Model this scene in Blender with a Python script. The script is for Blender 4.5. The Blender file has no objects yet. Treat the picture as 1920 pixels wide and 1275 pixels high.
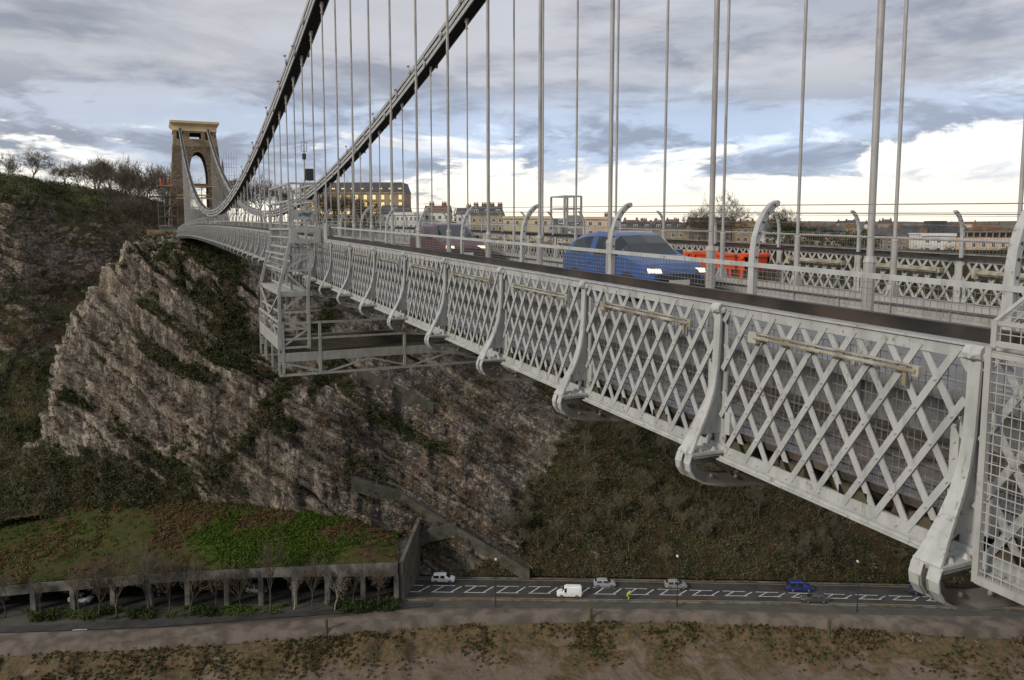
import bpy, math, random
import numpy as np
from mathutils import Vector, Matrix

random.seed(7)
rng = np.random.default_rng(11)
scene = bpy.context.scene
C = scene.collection
R = math.radians

# ------------------------------------------------------------------ camera, sky, sun, exposure
F, YAW, PITCH, CYOFF = 1493.3, .420, .103, -53.94
cam = bpy.data.cameras.new('camera')
cam.sensor_fit = 'HORIZONTAL'
cam.sensor_width = 36
cam.lens = F / 1920 * 36
cam.shift_y = CYOFF / 1920
cam.clip_start = .1
cam.clip_end = 20000
camo = bpy.data.objects.new('camera', cam)
C.objects.link(camo)
camo.rotation_euler = (math.pi / 2 - PITCH, 0, -YAW)
scene.camera = camo

SUN_EL, SUN_AZ = R(27), R(-104)          # azimuth from +Y towards +X
sd = Vector((math.sin(SUN_AZ) * math.cos(SUN_EL), math.cos(SUN_AZ) * math.cos(SUN_EL), math.sin(SUN_EL)))
sun = bpy.data.lights.new('sun', 'SUN')
sun.energy = 2.0
sun.angle = R(9)
sun.color = (1, .92, .80)
suno = bpy.data.objects.new('sun', sun)
C.objects.link(suno)
suno.rotation_euler = sd.to_track_quat('Z', 'Y').to_euler()

scene.view_settings.view_transform = 'Standard'
scene.view_settings.look = 'None'
scene.view_settings.gamma = 1
scene.view_settings.use_curve_mapping = False
scene.view_settings.exposure = 0.35


class NT:
    """small helper to write node trees"""
    def __init__(s, tree):
        s.t = tree; s.n = tree.nodes; s.l = tree.links
        s.n.clear()

    def new(s, typ, **kw):
        n = s.n.new(typ)
        for k, v in kw.items():
            if k in n.inputs.keys() if hasattr(n.inputs, 'keys') else False:
                s.set(n.inputs[k], v)
            else:
                setattr(n, k, v)
        return n

    def set(s, sock, v):
        if isinstance(v, bpy.types.NodeSocket):
            s.l.new(v, sock)
        elif isinstance(v, (tuple, list)) and sock.type == 'RGBA' and len(v) == 3:
            sock.default_value = (*v, 1)
        else:
            sock.default_value = v

    def math(s, op, a, b=None, clamp=False):
        n = s.n.new('ShaderNodeMath'); n.operation = op; n.use_clamp = clamp
        s.set(n.inputs[0], a)
        if b is not None: s.set(n.inputs[1], b)
        return n.outputs[0]

    def mix(s, f, a, b, blend='MIX'):
        n = s.n.new('ShaderNodeMixRGB'); n.blend_type = blend
        s.set(n.inputs[0], f); s.set(n.inputs[1], a); s.set(n.inputs[2], b)
        return n.outputs[0]

    def noise(s, vec, scale, detail=4, rough=.55, dist=0.):
        n = s.n.new('ShaderNodeTexNoise')
        if vec is not None: s.l.new(vec, n.inputs['Vector'])
        n.inputs['Scale'].default_value = scale
        n.inputs['Detail'].default_value = detail
        n.inputs['Roughness'].default_value = rough
        n.inputs['Distortion'].default_value = dist
        return n.outputs['Fac']

    def smooth(s, v, lo, hi, a=0., b=1.):
        n = s.n.new('ShaderNodeMapRange'); n.interpolation_type = 'SMOOTHSTEP'
        s.set(n.inputs[0], v)
        s.set(n.inputs[1], lo); s.set(n.inputs[2], hi)
        n.inputs[3].default_value = a; n.inputs[4].default_value = b
        return n.outputs[0]

    def mapping(s, vec, scale=(1, 1, 1), rot=(0, 0, 0), loc=(0, 0, 0)):
        n = s.n.new('ShaderNodeMapping')
        s.l.new(vec, n.inputs[0])
        n.inputs['Scale'].default_value = scale
        n.inputs['Rotation'].default_value = rot
        n.inputs['Location'].default_value = loc
        return n.outputs[0]

    def ramp(s, v, stops):
        n = s.n.new('ShaderNodeValToRGB')
        s.set(n.inputs[0], v)
        e = n.color_ramp.elements
        while len(e) < len(stops): e.new(.5)
        for k, (p, c) in enumerate(stops):
            e[k].position = p
            e[k].color = (*c, 1) if len(c) == 3 else c
        return n.outputs[0]


def build_world():
    w = bpy.data.worlds.new('World')
    scene.world = w
    w.use_nodes = True
    t = NT(w.node_tree)
    out = t.new('ShaderNodeOutputWorld')
    bg = t.new('ShaderNodeBackground')
    bg.inputs['Strength'].default_value = .1
    t.l.new(bg.outputs[0], out.inputs[0])
    sky = t.new('ShaderNodeTexSky')
    sky.sky_type = 'NISHITA'
    sky.sun_disc = False
    sky.sun_elevation = SUN_EL
    sky.sun_rotation = SUN_AZ
    tc = t.new('ShaderNodeTexCoord').outputs['Generated']
    sep = t.new('ShaderNodeSeparateXYZ')
    t.l.new(tc, sep.inputs[0])
    x, y, z = sep.outputs
    # cloud sheets seen edge-on: noise squeezed vertically on the sky sphere
    v1 = t.mapping(tc, (2.4, 2.4, 10), loc=(3.1, .7, .2))
    n1 = t.noise(v1, 1.7, 9, .6, .35)
    v2 = t.mapping(tc, (5, 5, 17), loc=(.4, 5.1, 2.3))
    n2 = t.noise(v2, 1.6, 9, .62, .3)
    v3 = t.mapping(tc, (1.7, 1.7, 7.5), loc=(7.4, 1.1, 4.))
    n3 = t.noise(v3, 1.7, 8, .58, .3)
    v4 = t.mapping(tc, (3.4, 3.4, 13), loc=(1.9, 2.7, 8.))
    n4 = t.noise(v4, 1.8, 9, .6, .4)
    # the clear strip under the cloud edge climbs towards the south-east (+x)
    az = t.math('DIVIDE', x, t.math('ADD', t.math('ABSOLUTE', y), .35))
    reach = t.math('ADD', t.smooth(az, -.3, .35, .064, .080), t.smooth(az, .55, 1.4, 0, .105))
    reach2 = t.math('ADD', reach, t.math('MULTIPLY', t.math('SUBTRACT', n1, .5), .34))
    hole = t.math('SUBTRACT', reach2, z)
    open_ = t.smooth(hole, -.004, .016)
    wisps = t.math('MULTIPLY', t.smooth(n4, .50, .63), t.smooth(z, .015, .06))
    band = t.math('MULTIPLY', t.smooth(z, .19, .12), t.smooth(z, .04, .08))
    hi_break = t.math('MULTIPLY', t.smooth(t.math('ADD', n2, t.math('MULTIPLY', n1, .7)), .90, 1.03), t.math('MULTIPLY', band, t.smooth(az, -.25, .7)))
    grey = t.mix(t.smooth(n3, .41, .58), (2.65, 2.8, 3.35), (4.85, 4.85, 5.15))
    grey = t.mix(t.smooth(n2, .44, .60, 0, .45), grey, (5.0, 5.25, 5.9))
    blue = t.mix(t.smooth(n4, .43, .57), (2.5, 2.95, 3.95), (4.6, 5.6, 7.4))
    dark = t.mix(t.math('MULTIPLY', band, .85), grey, blue)
    left = t.smooth(az, .35, -.2)
    dark = t.mix(t.math('MULTIPLY', left, .6), dark, t.mix(t.smooth(n4, .42, .58), (2.4, 2.55, 3.0), (4.4, 4.5, 4.8)))
    bright = t.mix(t.smooth(z, .015, .09), (9.6, 8.9, 7.4), (9.3, 9.1, 8.6))
    bright = t.mix(t.math('MULTIPLY', wisps, .75), bright, (4.6, 5.0, 6.0))
    col = t.mix(open_, dark, bright)
    col = t.mix(t.math('MULTIPLY', hi_break, .75), col, (7.8, 8.7, 9.8))
    # overhead and behind the camera: the same broken cloud, thinner
    col = t.mix(t.smooth(z, .34, .8), col, t.mix(t.smooth(n3, .3, .7), (5.2, 5.4, 6.0), (7.0, 7.0, 7.2)))
    col = t.mix(.06, col, sky.outputs[0])
    col = t.mix(t.smooth(z, -.04, -.0), (1.0, .95, .85), col)
    t.l.new(col, bg.inputs[0])


build_world()

# ------------------------------------------------------------------ numpy noise
def _hash(ix, iy, iz, seed):
    h = (ix * 374761393 + iy * 668265263 + iz * 2147483647 + seed * 974711) & 0xffffffff
    h = ((h ^ (h >> 13)) * 1274126177) & 0xffffffff
    h = (h ^ (h >> 16)) & 0xffff
    return h / 65535.0


def vnoise(p, seed=0):
    p = np.asarray(p, float)
    i = np.floor(p).astype(np.int64)
    f = p - i
    f = f * f * f * (f * (f * 6 - 15) + 10)
    out = 0
    for dx in (0, 1):
        wx = f[..., 0] if dx else 1 - f[..., 0]
        for dy in (0, 1):
            wy = f[..., 1] if dy else 1 - f[..., 1]
            for dz in (0, 1):
                wz = f[..., 2] if dz else 1 - f[..., 2]
                out = out + wx * wy * wz * _hash(i[..., 0] + dx, i[..., 1] + dy, i[..., 2] + dz, seed)
    return out


def fbm(p, seed=0, octv=4, gain=.5, ridge=False):
    s, a, tot = 0, 1., 0.
    p = np.asarray(p, float)
    for k in range(octv):
        n = vnoise(p, seed + k * 17)
        if ridge: n = 1 - abs(2 * n - 1)
        s = s + a * n; tot += a
        a *= gain; p = p * 2.03 + 5.1
    return s / tot


# ------------------------------------------------------------------ object helpers
def link(o):
    C.objects.link(o)
    return o


def wloc(o):
    l = Vector((0, 0, 0))
    while o is not None:
        l += Vector(o.location); o = o.parent
    return l


def thing(name, label, cat, loc=(0, 0, 0), rotz=0., group=None):
    o = bpy.data.objects.new(name, None)
    o.empty_display_size = .3
    o.location = loc
    o.rotation_euler = (0, 0, rotz)
    link(o)
    return tag(o, label, cat, group)


def tag(o, label, cat, group=None):
    o['label'] = label; o['category'] = cat
    if group: o['group'] = group
    return o


def inst(name, mesh, parent=None, loc=(0, 0, 0), rot=(0, 0, 0), scale=(1, 1, 1), kind=None, label=None):
    o = bpy.data.objects.new(name, mesh)
    o.parent = parent
    o.location = loc; o.rotation_euler = rot; o.scale = scale
    if kind: o['kind'] = kind
    if label: o['label'] = label
    return link(o)


def np_mesh(name, v, f, mats, smooth=False, midx=None):
    """mesh from vertex array and an (n,3) or (n,4) face array"""
    v = np.ascontiguousarray(v, np.float32).reshape(-1, 3)
    f = np.ascontiguousarray(f, np.int32)
    k = f.shape[1]
    m = bpy.data.meshes.new(name)
    m.vertices.add(len(v)); m.vertices.foreach_set('co', v.ravel())
    m.loops.add(f.size); m.loops.foreach_set('vertex_index', f.ravel())
    m.polygons.add(len(f))
    m.polygons.foreach_set('loop_start', np.arange(0, f.size, k, dtype=np.int32))
    m.polygons.foreach_set('loop_total', np.full(len(f), k, np.int32))
    if smooth: m.polygons.foreach_set('use_smooth', np.ones(len(f), bool))
    if not isinstance(mats, (list, tuple)): mats = [mats]
    for x in mats: m.materials.append(x)
    if midx is not None: m.polygons.foreach_set('material_index', np.asarray(midx, np.int32))
    m.update(calc_edges=True)
    return m


class MB:
    def __init__(s): s.v = []; s.f = []; s.m = []; s.mi = 0

    def add(s, vs, fs):
        o = len(s.v)
        s.v += [tuple(p) for p in vs]
        s.f += [tuple(i + o for i in q) for q in fs]
        s.m += [s.mi] * len(fs)
        return s

    def box(s, x0, x1, y0, y1, z0, z1):
        vs = [(x0, y0, z0), (x1, y0, z0), (x1, y1, z0), (x0, y1, z0), (x0, y0, z1), (x1, y0, z1), (x1, y1, z1), (x0, y1, z1)]
        return s.add(vs, [(3, 2, 1, 0), (4, 5, 6, 7), (0, 1, 5, 4), (1, 2, 6, 5), (2, 3, 7, 6), (3, 0, 4, 7)])

    def taper(s, b, zb, t, zt):
        """b, t = (x0,x1,y0,y1)"""
        vs = [(b[0], b[2], zb), (b[1], b[2], zb), (b[1], b[3], zb), (b[0], b[3], zb), (t[0], t[2], zt), (t[1], t[2], zt), (t[1], t[3], zt), (t[0], t[3], zt)]
        return s.add(vs, [(3, 2, 1, 0), (4, 5, 6, 7), (0, 1, 5, 4), (1, 2, 6, 5), (2, 3, 7, 6), (3, 0, 4, 7)])

    def beam(s, p, q, w, h, up=(0, 0, 1)):
        p = Vector(p); q = Vector(q); d = (q - p).normalized(); up = Vector(up)
        if abs(d.dot(up)) > .98: up = Vector((0, 1, 0))
        r = d.cross(up).normalized() * w / 2; u = r.cross(d).normalized() * h / 2
        vs = [p - r - u, p + r - u, p + r + u, p - r + u, q - r - u, q + r - u, q + r + u, q - r + u]
        return s.add(vs, [(0, 1, 2, 3), (7, 6, 5, 4), (0, 4, 5, 1), (1, 5, 6, 2), (2, 6, 7, 3), (3, 7, 4, 0)])

    def tube(s, pts, rad, n=6, cap=True):
        pts = [Vector(p) for p in pts]
        if not isinstance(rad, (list, tuple)): rad = [rad] * len(pts)
        vs, fs = [], []
        ref = None
        for i, p in enumerate(pts):
            d = (pts[min(i + 1, len(pts) - 1)] - pts[max(i - 1, 0)]).normalized()
            if ref is None:
                ref = Vector((0, 0, 1)) if abs(d.z) < .9 else Vector((0, 1, 0))
            a = d.cross(ref).normalized(); b = a.cross(d).normalized(); ref = b
            for k in range(n):
                t = 2 * math.pi * k / n
                vs.append(p + (a * math.cos(t) + b * math.sin(t)) * rad[i])
        for i in range(len(pts) - 1):
            for k in range(n):
                fs.append((i * n + k, i * n + (k + 1) % n, (i + 1) * n + (k + 1) % n, (i + 1) * n + k))
        if cap:
            fs.append(tuple(reversed(range(n)))); fs.append(tuple(range((len(pts) - 1) * n, len(pts) * n)))
        return s.add(vs, fs)

    def prism(s, poly, ext):
        e = Vector(ext); n = len(poly)
        vs = [Vector(p) for p in poly]; vs += [p + e for p in vs]
        fs = [tuple(reversed(range(n))), tuple(range(n, 2 * n))]
        fs += [(i, (i + 1) % n, n + (i + 1) % n, n + i) for i in range(n)]
        return s.add(vs, fs)

    def ribbon(s, a, b, c, d):
        """closed strip: four equal-length edge polylines a,b,c,d around a section"""
        n = len(a); vs = list(a) + list(b) + list(c) + list(d); fs = []
        for i in range(n - 1):
            for e in range(4):
                e2 = (e + 1) % 4
                fs.append((e * n + i, e2 * n + i, e2 * n + i + 1, e * n + i + 1))
        fs.append((0, 3 * n, 2 * n, n)); fs.append((n - 1, 2 * n - 1, 3 * n - 1, 4 * n - 1))
        return s.add(vs, fs)

    def dome(s, p, nrm, r, h=None, n=6):
        h = r * .7 if h is None else h
        nrm = Vector(nrm).normalized(); p = Vector(p)
        a = nrm.orthogonal().normalized(); b = nrm.cross(a)
        vs = []
        for k in range(n):
            t = 2 * math.pi * k / n; vs.append(p + (a * math.cos(t) + b * math.sin(t)) * r)
        for k in range(n):
            t = 2 * math.pi * k / n; vs.append(p + nrm * h + (a * math.cos(t) + b * math.sin(t)) * r * .55)
        fs = [(k, (k + 1) % n, n + (k + 1) % n, n + k) for k in range(n)] + [tuple(range(n, 2 * n))]
        return s.add(vs, fs)

    def mesh(s, name, mats, smooth=False, off=None):
        m = bpy.data.meshes.new(name)
        v = s.v if off is None else [(p[0] - off[0], p[1] - off[1], p[2] - off[2]) for p in s.v]
        m.from_pydata(v, [], s.f)
        if not isinstance(mats, (list, tuple)): mats = [mats]
        for x in mats: m.materials.append(x)
        if any(s.m): m.polygons.foreach_set('material_index', s.m)
        if smooth: m.polygons.foreach_set('use_smooth', [True] * len(s.f))
        m.update()
        return m

    def build(s, name, mats, parent=None, smooth=False, kind=None, label=None, local=False):
        """world coordinates unless local; the parents are never rotated in the world-coordinate case"""
        off = None if (local or parent is None) else wloc(parent)
        return inst(name, s.mesh(name, mats, smooth, off), parent, kind=kind, label=label)


# ------------------------------------------------------------------ materials
def material(name, fn):
    m = bpy.data.materials.new(name)
    m.use_nodes = True
    t = NT(m.node_tree)
    out = t.new('ShaderNodeOutputMaterial')
    b = t.new('ShaderNodeBsdfPrincipled')
    t.l.new(b.outputs[0], out.inputs[0])
    fn(t, b)
    return m


def obj_co(t): return t.new('ShaderNodeNewGeometry').outputs['Position']


def bump(t, b, h, strength=.4, dist=.05):
    n = t.new('ShaderNodeBump')
    n.inputs['Strength'].default_value = strength
    n.inputs['Distance'].default_value = dist
    t.l.new(h, n.inputs['Height'])
    t.l.new(n.outputs[0], b.inputs['Normal'])


def simple(name, c1, c2=None, scale=3., rough=.6, metallic=0., bmp=0., bdist=.02, detail=4, lo=.35, hi=.65, rough2=None):
    def fn(t, b):
        p = obj_co(t)
        n = t.noise(p, scale, detail)
        t.set(b.inputs['Base Color'], t.mix(t.smooth(n, lo, hi), c1, c2 or tuple(x * .75 for x in c1)))
        if rough2 is None: b.inputs['Roughness'].default_value = rough
        else: t.set(b.inputs['Roughness'], t.smooth(n, lo, hi, rough, rough2))
        b.inputs['Metallic'].default_value = metallic
        if bmp: bump(t, b, t.noise(p, scale * 3, 3), bmp, bdist)
    return material(name, fn)


def paint_fn(base, stain, amount, rust=(.16, .085, .04)):
    def fn(t, b):
        p = obj_co(t)
        n1 = t.noise(t.mapping(p, (5, 5, 1.6)), 1.3, 5, .6)
        n2 = t.noise(p, 14, 5, .7)
        n3 = t.noise(p, 2.1, 3)
        col = t.mix(t.smooth(n1, .40, .68, 0, .8), base, tuple(x * .68 for x in base))
        col = t.mix(t.smooth(t.noise(p, 5.5, 6, .7), .55, .7, 0, .5), col, tuple(x * .75 for x in base))
        drip = t.noise(t.mapping(p, (16, 16, .9)), 1., 4, .6)
        col = t.mix(t.math('MULTIPLY', t.smooth(drip, .58, .72, 0, .55), amount), col, tuple(x * .8 for x in stain))
        spots = t.math('MULTIPLY', t.smooth(n2, .57, .68), t.smooth(n3, .45, .62))
        col = t.mix(t.math('MULTIPLY', spots, amount), col, stain)
        r2 = t.math('MULTIPLY', t.smooth(t.noise(p, 17, 5, .7), .60, .70), t.smooth(n3, .50, .60))
        col = t.mix(t.math('MULTIPLY', r2, amount), col, rust)
        t.set(b.inputs['Base Color'], col)
        t.set(b.inputs['Roughness'], t.smooth(n1, .3, .7, .38, .6))
        bump(t, b, n2, .12, .01)
    return fn


M = {}
M['paint'] = material('bridge_paint', paint_fn((.40, .405, .40), (.13, .11, .07), .9))
M['paint_dirty'] = material('weathered_bridge_paint', paint_fn((.41, .415, .40), (.085, .08, .035), 1.))
M['paint_pale'] = material('pale_gantry_paint', paint_fn((.37, .365, .35), (.16, .14, .1), .5))
M['cream'] = simple('cream_fitting', (.40, .385, .32), (.22, .19, .13), 5, .5)
M['under'] = simple('underside_iron', (.30, .285, .265), (.14, .12, .10), 2.2, .7)
M['web'] = material('girder_paint', paint_fn((.34, .335, .32), (.15, .14, .12), .6))
M['wetdark'] = simple('wet_dark_timber', (.045, .036, .030), (.10, .075, .056), 3, .18, bmp=.4, rough2=.45)
M['handrail'] = simple('handrail_timber', (.012, .010, .009), (.042, .029, .022), 1.7, .42, bmp=.5, bdist=.01, rough2=.6)
M['chain'] = material('chain_paint', paint_fn((.36, .36, .355), (.12, .1, .08), .5))
M['chain_inner'] = simple('shaded_chain_bars', (.022, .021, .02), (.04, .036, .032), 4, .8)  # near black: shade between and under the bars put into the colour
M['rod'] = material('hanger_paint', paint_fn((.34, .33, .315), (.15, .12, .09), .5))
M['wire'] = simple('galvanised_wire', (.22, .215, .20), (.15, .145, .135), 9, .5)
M['timber_under'] = simple('mossy_timber', (.085, .062, .042), (.045, .048, .02), 1.2, .8, bmp=.3)
M['black'] = simple('black_rubber', (.02, .02, .02), (.03, .03, .03), 5, .6)


def asphalt_fn(c1, c2, rough):
    def fn(t, b):
        p = obj_co(t)
        n = t.noise(p, .35, 5, .6)
        n2 = t.noise(p, 6, 3)
        col = t.mix(t.smooth(n, .3, .7), c1, c2)
        col = t.mix(t.smooth(n2, .4, .7, 0, .3), col, tuple(x * 1.5 for x in c2))
        t.set(b.inputs['Base Color'], col)
        t.set(b.inputs['Roughness'], t.smooth(n, .35, .65, rough, rough + .25))
    return fn


M['asphalt'] = material('asphalt', asphalt_fn((.018, .018, .018), (.040, .038, .036), .6))
M['deck_asphalt'] = material('deck_asphalt', asphalt_fn((.10, .10, .10), (.14, .135, .13), .4))
M['marking'] = simple('road_marking', (.55, .54, .48), (.34, .33, .29), 3, .6)
M['yellow_line'] = simple('yellow_line', (.34, .21, .06), (.2, .13, .05), 2, .6)
M['quay'] = simple('quay_concrete', (.125, .100, .078), (.058, .047, .035), .35, .8, bmp=.3, bdist=.05)
M['concrete'] = simple('grey_concrete', (.165, .155, .14), (.07, .066, .058), .45, .85, bmp=.3, bdist=.05)
M['concrete_old'] = simple('mossy_concrete', (.085, .078, .064), (.045, .044, .030), .6, .9, bmp=.3, bdist=.05)


def rock_fn(t, b):
    p = obj_co(t)
    # beds dip to the right; joints are close to vertical
    def dot(v):
        n = t.new('ShaderNodeVectorMath'); n.operation = 'DOT_PRODUCT'
        t.l.new(p, n.inputs[0]); n.inputs[1].default_value = v
        return n.outputs['Value']
    s_ = dot((.448, -.222, .866))
    cb = t.new('ShaderNodeCombineXYZ')
    t.set(cb.inputs[0], dot((.070, -.035, -.045))); t.set(cb.inputs[1], dot((.03, .06, 0))); t.set(cb.inputs[2], s_)
    bed = cb.outputs[0]
    vert = t.mapping(p, (1, 1, .16))
    nb = t.noise(bed, .42, 7, .62, .15)
    nv = t.noise(vert, .75, 10, .74, .2)
    nl = t.noise(p, .06, 5, .6)
    nf = t.noise(p, 2.4, 8, .75)
    base = t.mix(t.smooth(nv, .42, .60), (.080, .068, .055), (.56, .475, .375))
    base = t.mix(t.smooth(nb, .42, .56, 0, .5), base, (.16, .135, .11))
    base = t.mix(t.smooth(nl, .48, .62, 0, .5), base, (.14, .13, .125))
    base = t.mix(t.smooth(t.noise(p, .10, 4, .55), .50, .64, 0, .35), base, (.34, .255, .17))
    base = t.mix(t.math('MULTIPLY', t.smooth(t.noise(vert, 1.7, 9, .75), .53, .63), t.smooth(nf, .42, .56)), base, (.78, .71, .61))
    big = t.noise(vert, .13, 4, .6, .3)
    base = t.mix(t.smooth(big, .42, .60, 0, .62), base, t.mix(t.smooth(nf, .4, .6), (.10, .088, .078), (.19, .165, .14)))
    base = t.mix(t.math('MULTIPLY', t.smooth(t.noise(vert, .22, 6, .65), .52, .66), t.smooth(nv, .36, .5)), base, (.66, .57, .46))
    sl = t.new('ShaderNodeAttribute'); sl.attribute_name = 'slab'
    sc_ = t.mix(t.smooth(nf, .40, .60), (.045, .045, .050), (.185, .16, .138))
    sc_ = t.mix(t.smooth(t.noise(p, .14, 5, .65), .46, .6, 0, .85), sc_, (.125, .078, .040))
    sc_ = t.mix(t.math('MULTIPLY', t.smooth(t.noise(p, 1.15, 7, .75), .52, .60), t.smooth(nb, .38, .54)), sc_, (.52, .45, .38))
    base = t.mix(t.math('MULTIPLY', sl.outputs['Fac'], .8), base, sc_)
    vo = t.new('ShaderNodeTexVoronoi'); vo.feature = 'DISTANCE_TO_EDGE'; vo.inputs['Scale'].default_value = .55
    t.l.new(t.mapping(t.mix(.04, p, t.new('ShaderNodeTexNoise', **{}).outputs['Color']) if False else p, (1, 1, .55), rot=(0, R(-20), 0)), vo.inputs['Vector'])
    base = t.mix(t.smooth(t.math('ADD', vo.outputs['Distance'], t.math('MULTIPLY', t.math('SUBTRACT', nf, .5), .35)), .05, -.02, 0, .7), base, (.035, .03, .026))
    crack = t.math('ABSOLUTE', t.math('SUBTRACT', t.noise(t.mapping(p, (1, 1, .45)), .5, 5, .6, .6), .5))
    base = t.mix(t.smooth(crack, .02, .0, 0, .8), base, (.03, .026, .022))
    sw = t.math('ADD', s_, t.math('MULTIPLY', t.noise(p, .12, 4, .6), 3.4))
    for per, wid, amt in ((6.1, .055, .85), (2.3, .06, .5)):
        fr = t.math('FRACT', t.math('DIVIDE', sw, per))
        line = t.math('MULTIPLY', t.smooth(fr, wid, wid * .3), t.smooth(t.noise(bed, .9, 4, .6), .40, .56))
        base = t.mix(t.math('MULTIPLY', line, amt), base, (.04, .036, .028))
        hl = t.math('MULTIPLY', t.math('MULTIPLY', t.smooth(fr, wid * 1.2, wid * 2.), t.smooth(fr, wid * 4.5, wid * 2.6)), t.smooth(nv, .42, .56))
        base = t.mix(t.math('MULTIPLY', hl, amt * .6), base, (.56, .47, .37))
    # moss, grass and ivy on the ledges, soil under the wood
    geo = t.new('ShaderNodeNewGeometry')
    sep = t.new('ShaderNodeSeparateXYZ'); t.l.new(geo.outputs['Normal'], sep.inputs[0])
    vg = t.new('ShaderNodeAttribute'); vg.attribute_name = 'veg'
    nm = t.noise(p, .22, 6, .68)
    up = t.math('ADD', t.math('MULTIPLY', sep.outputs[2], .6), t.math('MULTIPLY', t.math('SUBTRACT', nm, .5), 1.6))
    up = t.math('ADD', up, t.math('MULTIPLY', vg.outputs['Fac'], .85))
    gcol = t.mix(t.smooth(t.noise(p, .4, 6, .7), .36, .62), (.034, .036, .014), (.085, .056, .030))
    gcol = t.mix(t.smooth(t.noise(p, .19, 4, .6), .55, .68), gcol, (.05, .062, .014))
    base = t.mix(t.smooth(up, .62, .82), base, gcol)
    t.set(b.inputs['Base Color'], base)
    b.inputs['Roughness'].default_value = .9
    b.inputs['Specular IOR Level'].default_value = .2
    h = t.math('ADD', t.math('MULTIPLY', nv, 1.0), t.math('ADD', t.math('MULTIPLY', nb, 1.2), t.math('MULTIPLY', nf, .45)))
    bump(t, b, h, 1., 1.8)


M['rock'] = material('limestone_cliff', rock_fn)


def hill_fn(t, b):
    p = obj_co(t)
    n = t.noise(p, .12, 6, .6)
    n2 = t.noise(p, .9, 5, .65)
    bed = t.mapping(p, (.08, .02, .8), rot=(0, R(-24), R(-26)))
    nb = t.noise(bed, 1., 6, .65, .3)
    col = t.mix(t.smooth(n, .38, .6), (.055, .062, .02), (.095, .06, .036))
    col = t.mix(t.smooth(n2, .45, .65, 0, .7), col, (.038, .035, .018))
    geo = t.new('ShaderNodeNewGeometry')
    sep = t.new('ShaderNodeSeparateXYZ'); t.l.new(geo.outputs['Normal'], sep.inputs[0])
    spz = t.new('ShaderNodeSeparateXYZ'); t.l.new(p, spz.inputs[0])
    steep = t.smooth(t.math('ADD', sep.outputs[2], t.math('MULTIPLY', t.math('SUBTRACT', nb, .5), 1.2)), .62, .40)
    rk = t.mix(t.smooth(t.noise(p, 1.3, 6, .7), .38, .62), (.10, .085, .075), (.34, .27, .22))
    col = t.mix(steep, col, rk)
    grass = t.math('MULTIPLY', t.smooth(spz.outputs[2], 5, 12), t.smooth(sep.outputs[2], .55, .8))
    col = t.mix(t.math('MULTIPLY', grass, .5), col, t.mix(t.smooth(n2, .35, .65), (.05, .075, .015), (.085, .095, .022)))
    t.set(b.inputs['Base Color'], col)
    b.inputs['Roughness'].default_value = .95
    b.inputs['Specular IOR Level'].default_value = .15
    bump(t, b, t.math('ADD', n2, nb), 1., .6)


M['hill'] = material('wooded_hillside', hill_fn)


def turf_fn(t, b):
    p = obj_co(t)
    n = t.noise(p, .13, 5, .6, .3)
    n2 = t.noise(p, 1.1, 6, .7)
    lush = t.new('ShaderNodeAttribute'); lush.attribute_name = 'lush'
    dull = t.mix(t.smooth(n2, .35, .65), (.034, .042, .013), (.066, .058, .022))
    dull = t.mix(t.smooth(n, .46, .64), dull, t.mix(t.smooth(n2, .4, .62), (.075, .048, .026), (.05, .036, .02)))
    fresh = t.mix(t.smooth(n2, .35, .65), (.034, .072, .007), (.07, .118, .012))
    t.set(b.inputs['Base Color'], t.mix(lush.outputs['Fac'], dull, fresh))
    b.inputs['Roughness'].default_value = .95
    b.inputs['Specular IOR Level'].default_value = .1
    bump(t, b, n2, 1., .5)


M['turf'] = material('rough_turf', turf_fn)


def mud_fn(t, b):
    p = obj_co(t)
    spz = t.new('ShaderNodeSeparateXYZ'); t.l.new(p, spz.inputs[0])
    n = t.noise(p, .16, 6, .62, .4)
    n2 = t.noise(p, 1.4, 6, .7)
    # rills run straight down the bank
    rill = t.noise(t.mapping(p, (.55, .07, .1), rot=(0, 0, R(-26))), 1.6, 5, .6, .6)
    mud = t.mix(t.smooth(n2, .3, .7), (.105, .076, .055), (.15, .112, .083))
    mud = t.mix(t.smooth(rill, .50, .68, 0, .55), mud, (.062, .040, .028))
    veg = t.mix(t.smooth(n2, .38, .62), (.040, .040, .014), (.12, .072, .034))
    edge = t.math('ADD', t.math('MULTIPLY', t.math('ADD', spz.outputs[2], 72.0), .55), t.math('MULTIPLY', t.math('SUBTRACT', n, .5), 5.2))
    f = t.smooth(t.math('ADD', edge, t.math('MULTIPLY', t.math('SUBTRACT', n2, .5), 1.7)), -.12, .3)
    t.set(b.inputs['Base Color'], t.mix(f, mud, veg))
    t.set(b.inputs['Roughness'], t.smooth(n2, .3, .7, .45, .8))
    b.inputs['Specular IOR Level'].default_value = .3
    bump(t, b, t.math('ADD', n2, rill), .8, .3)


M['mud'] = material('tidal_mud', mud_fn)
M['ground'] = simple('town_ground', (.06, .062, .03), (.085, .07, .045), .05, .95)
M['farhill'] = simple('far_hills', (.085, .085, .085), (.11, .085, .065), .02, .95)
M['water'] = simple('brown_water', (.10, .075, .055), (.08, .06, .045), .2, .15)


def plant(name, c1, c2, c3, rough=.8):
    def fn(t, b):
        a = t.new('ShaderNodeAttribute'); a.attribute_name = 'tint'
        ri = t.new('ShaderNodeNewGeometry').outputs['Random Per Island']
        col = t.ramp(a.outputs['Fac'], [(0, c1), (.5, c2), (1, c3)])
        t.set(b.inputs['Base Color'], t.mix(t.math('MULTIPLY', ri, .55), col, tuple(x * .45 for x in c2)))
        b.inputs['Roughness'].default_value = rough
        b.inputs['Specular IOR Level'].default_value = .15
    return material(name, fn)


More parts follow.
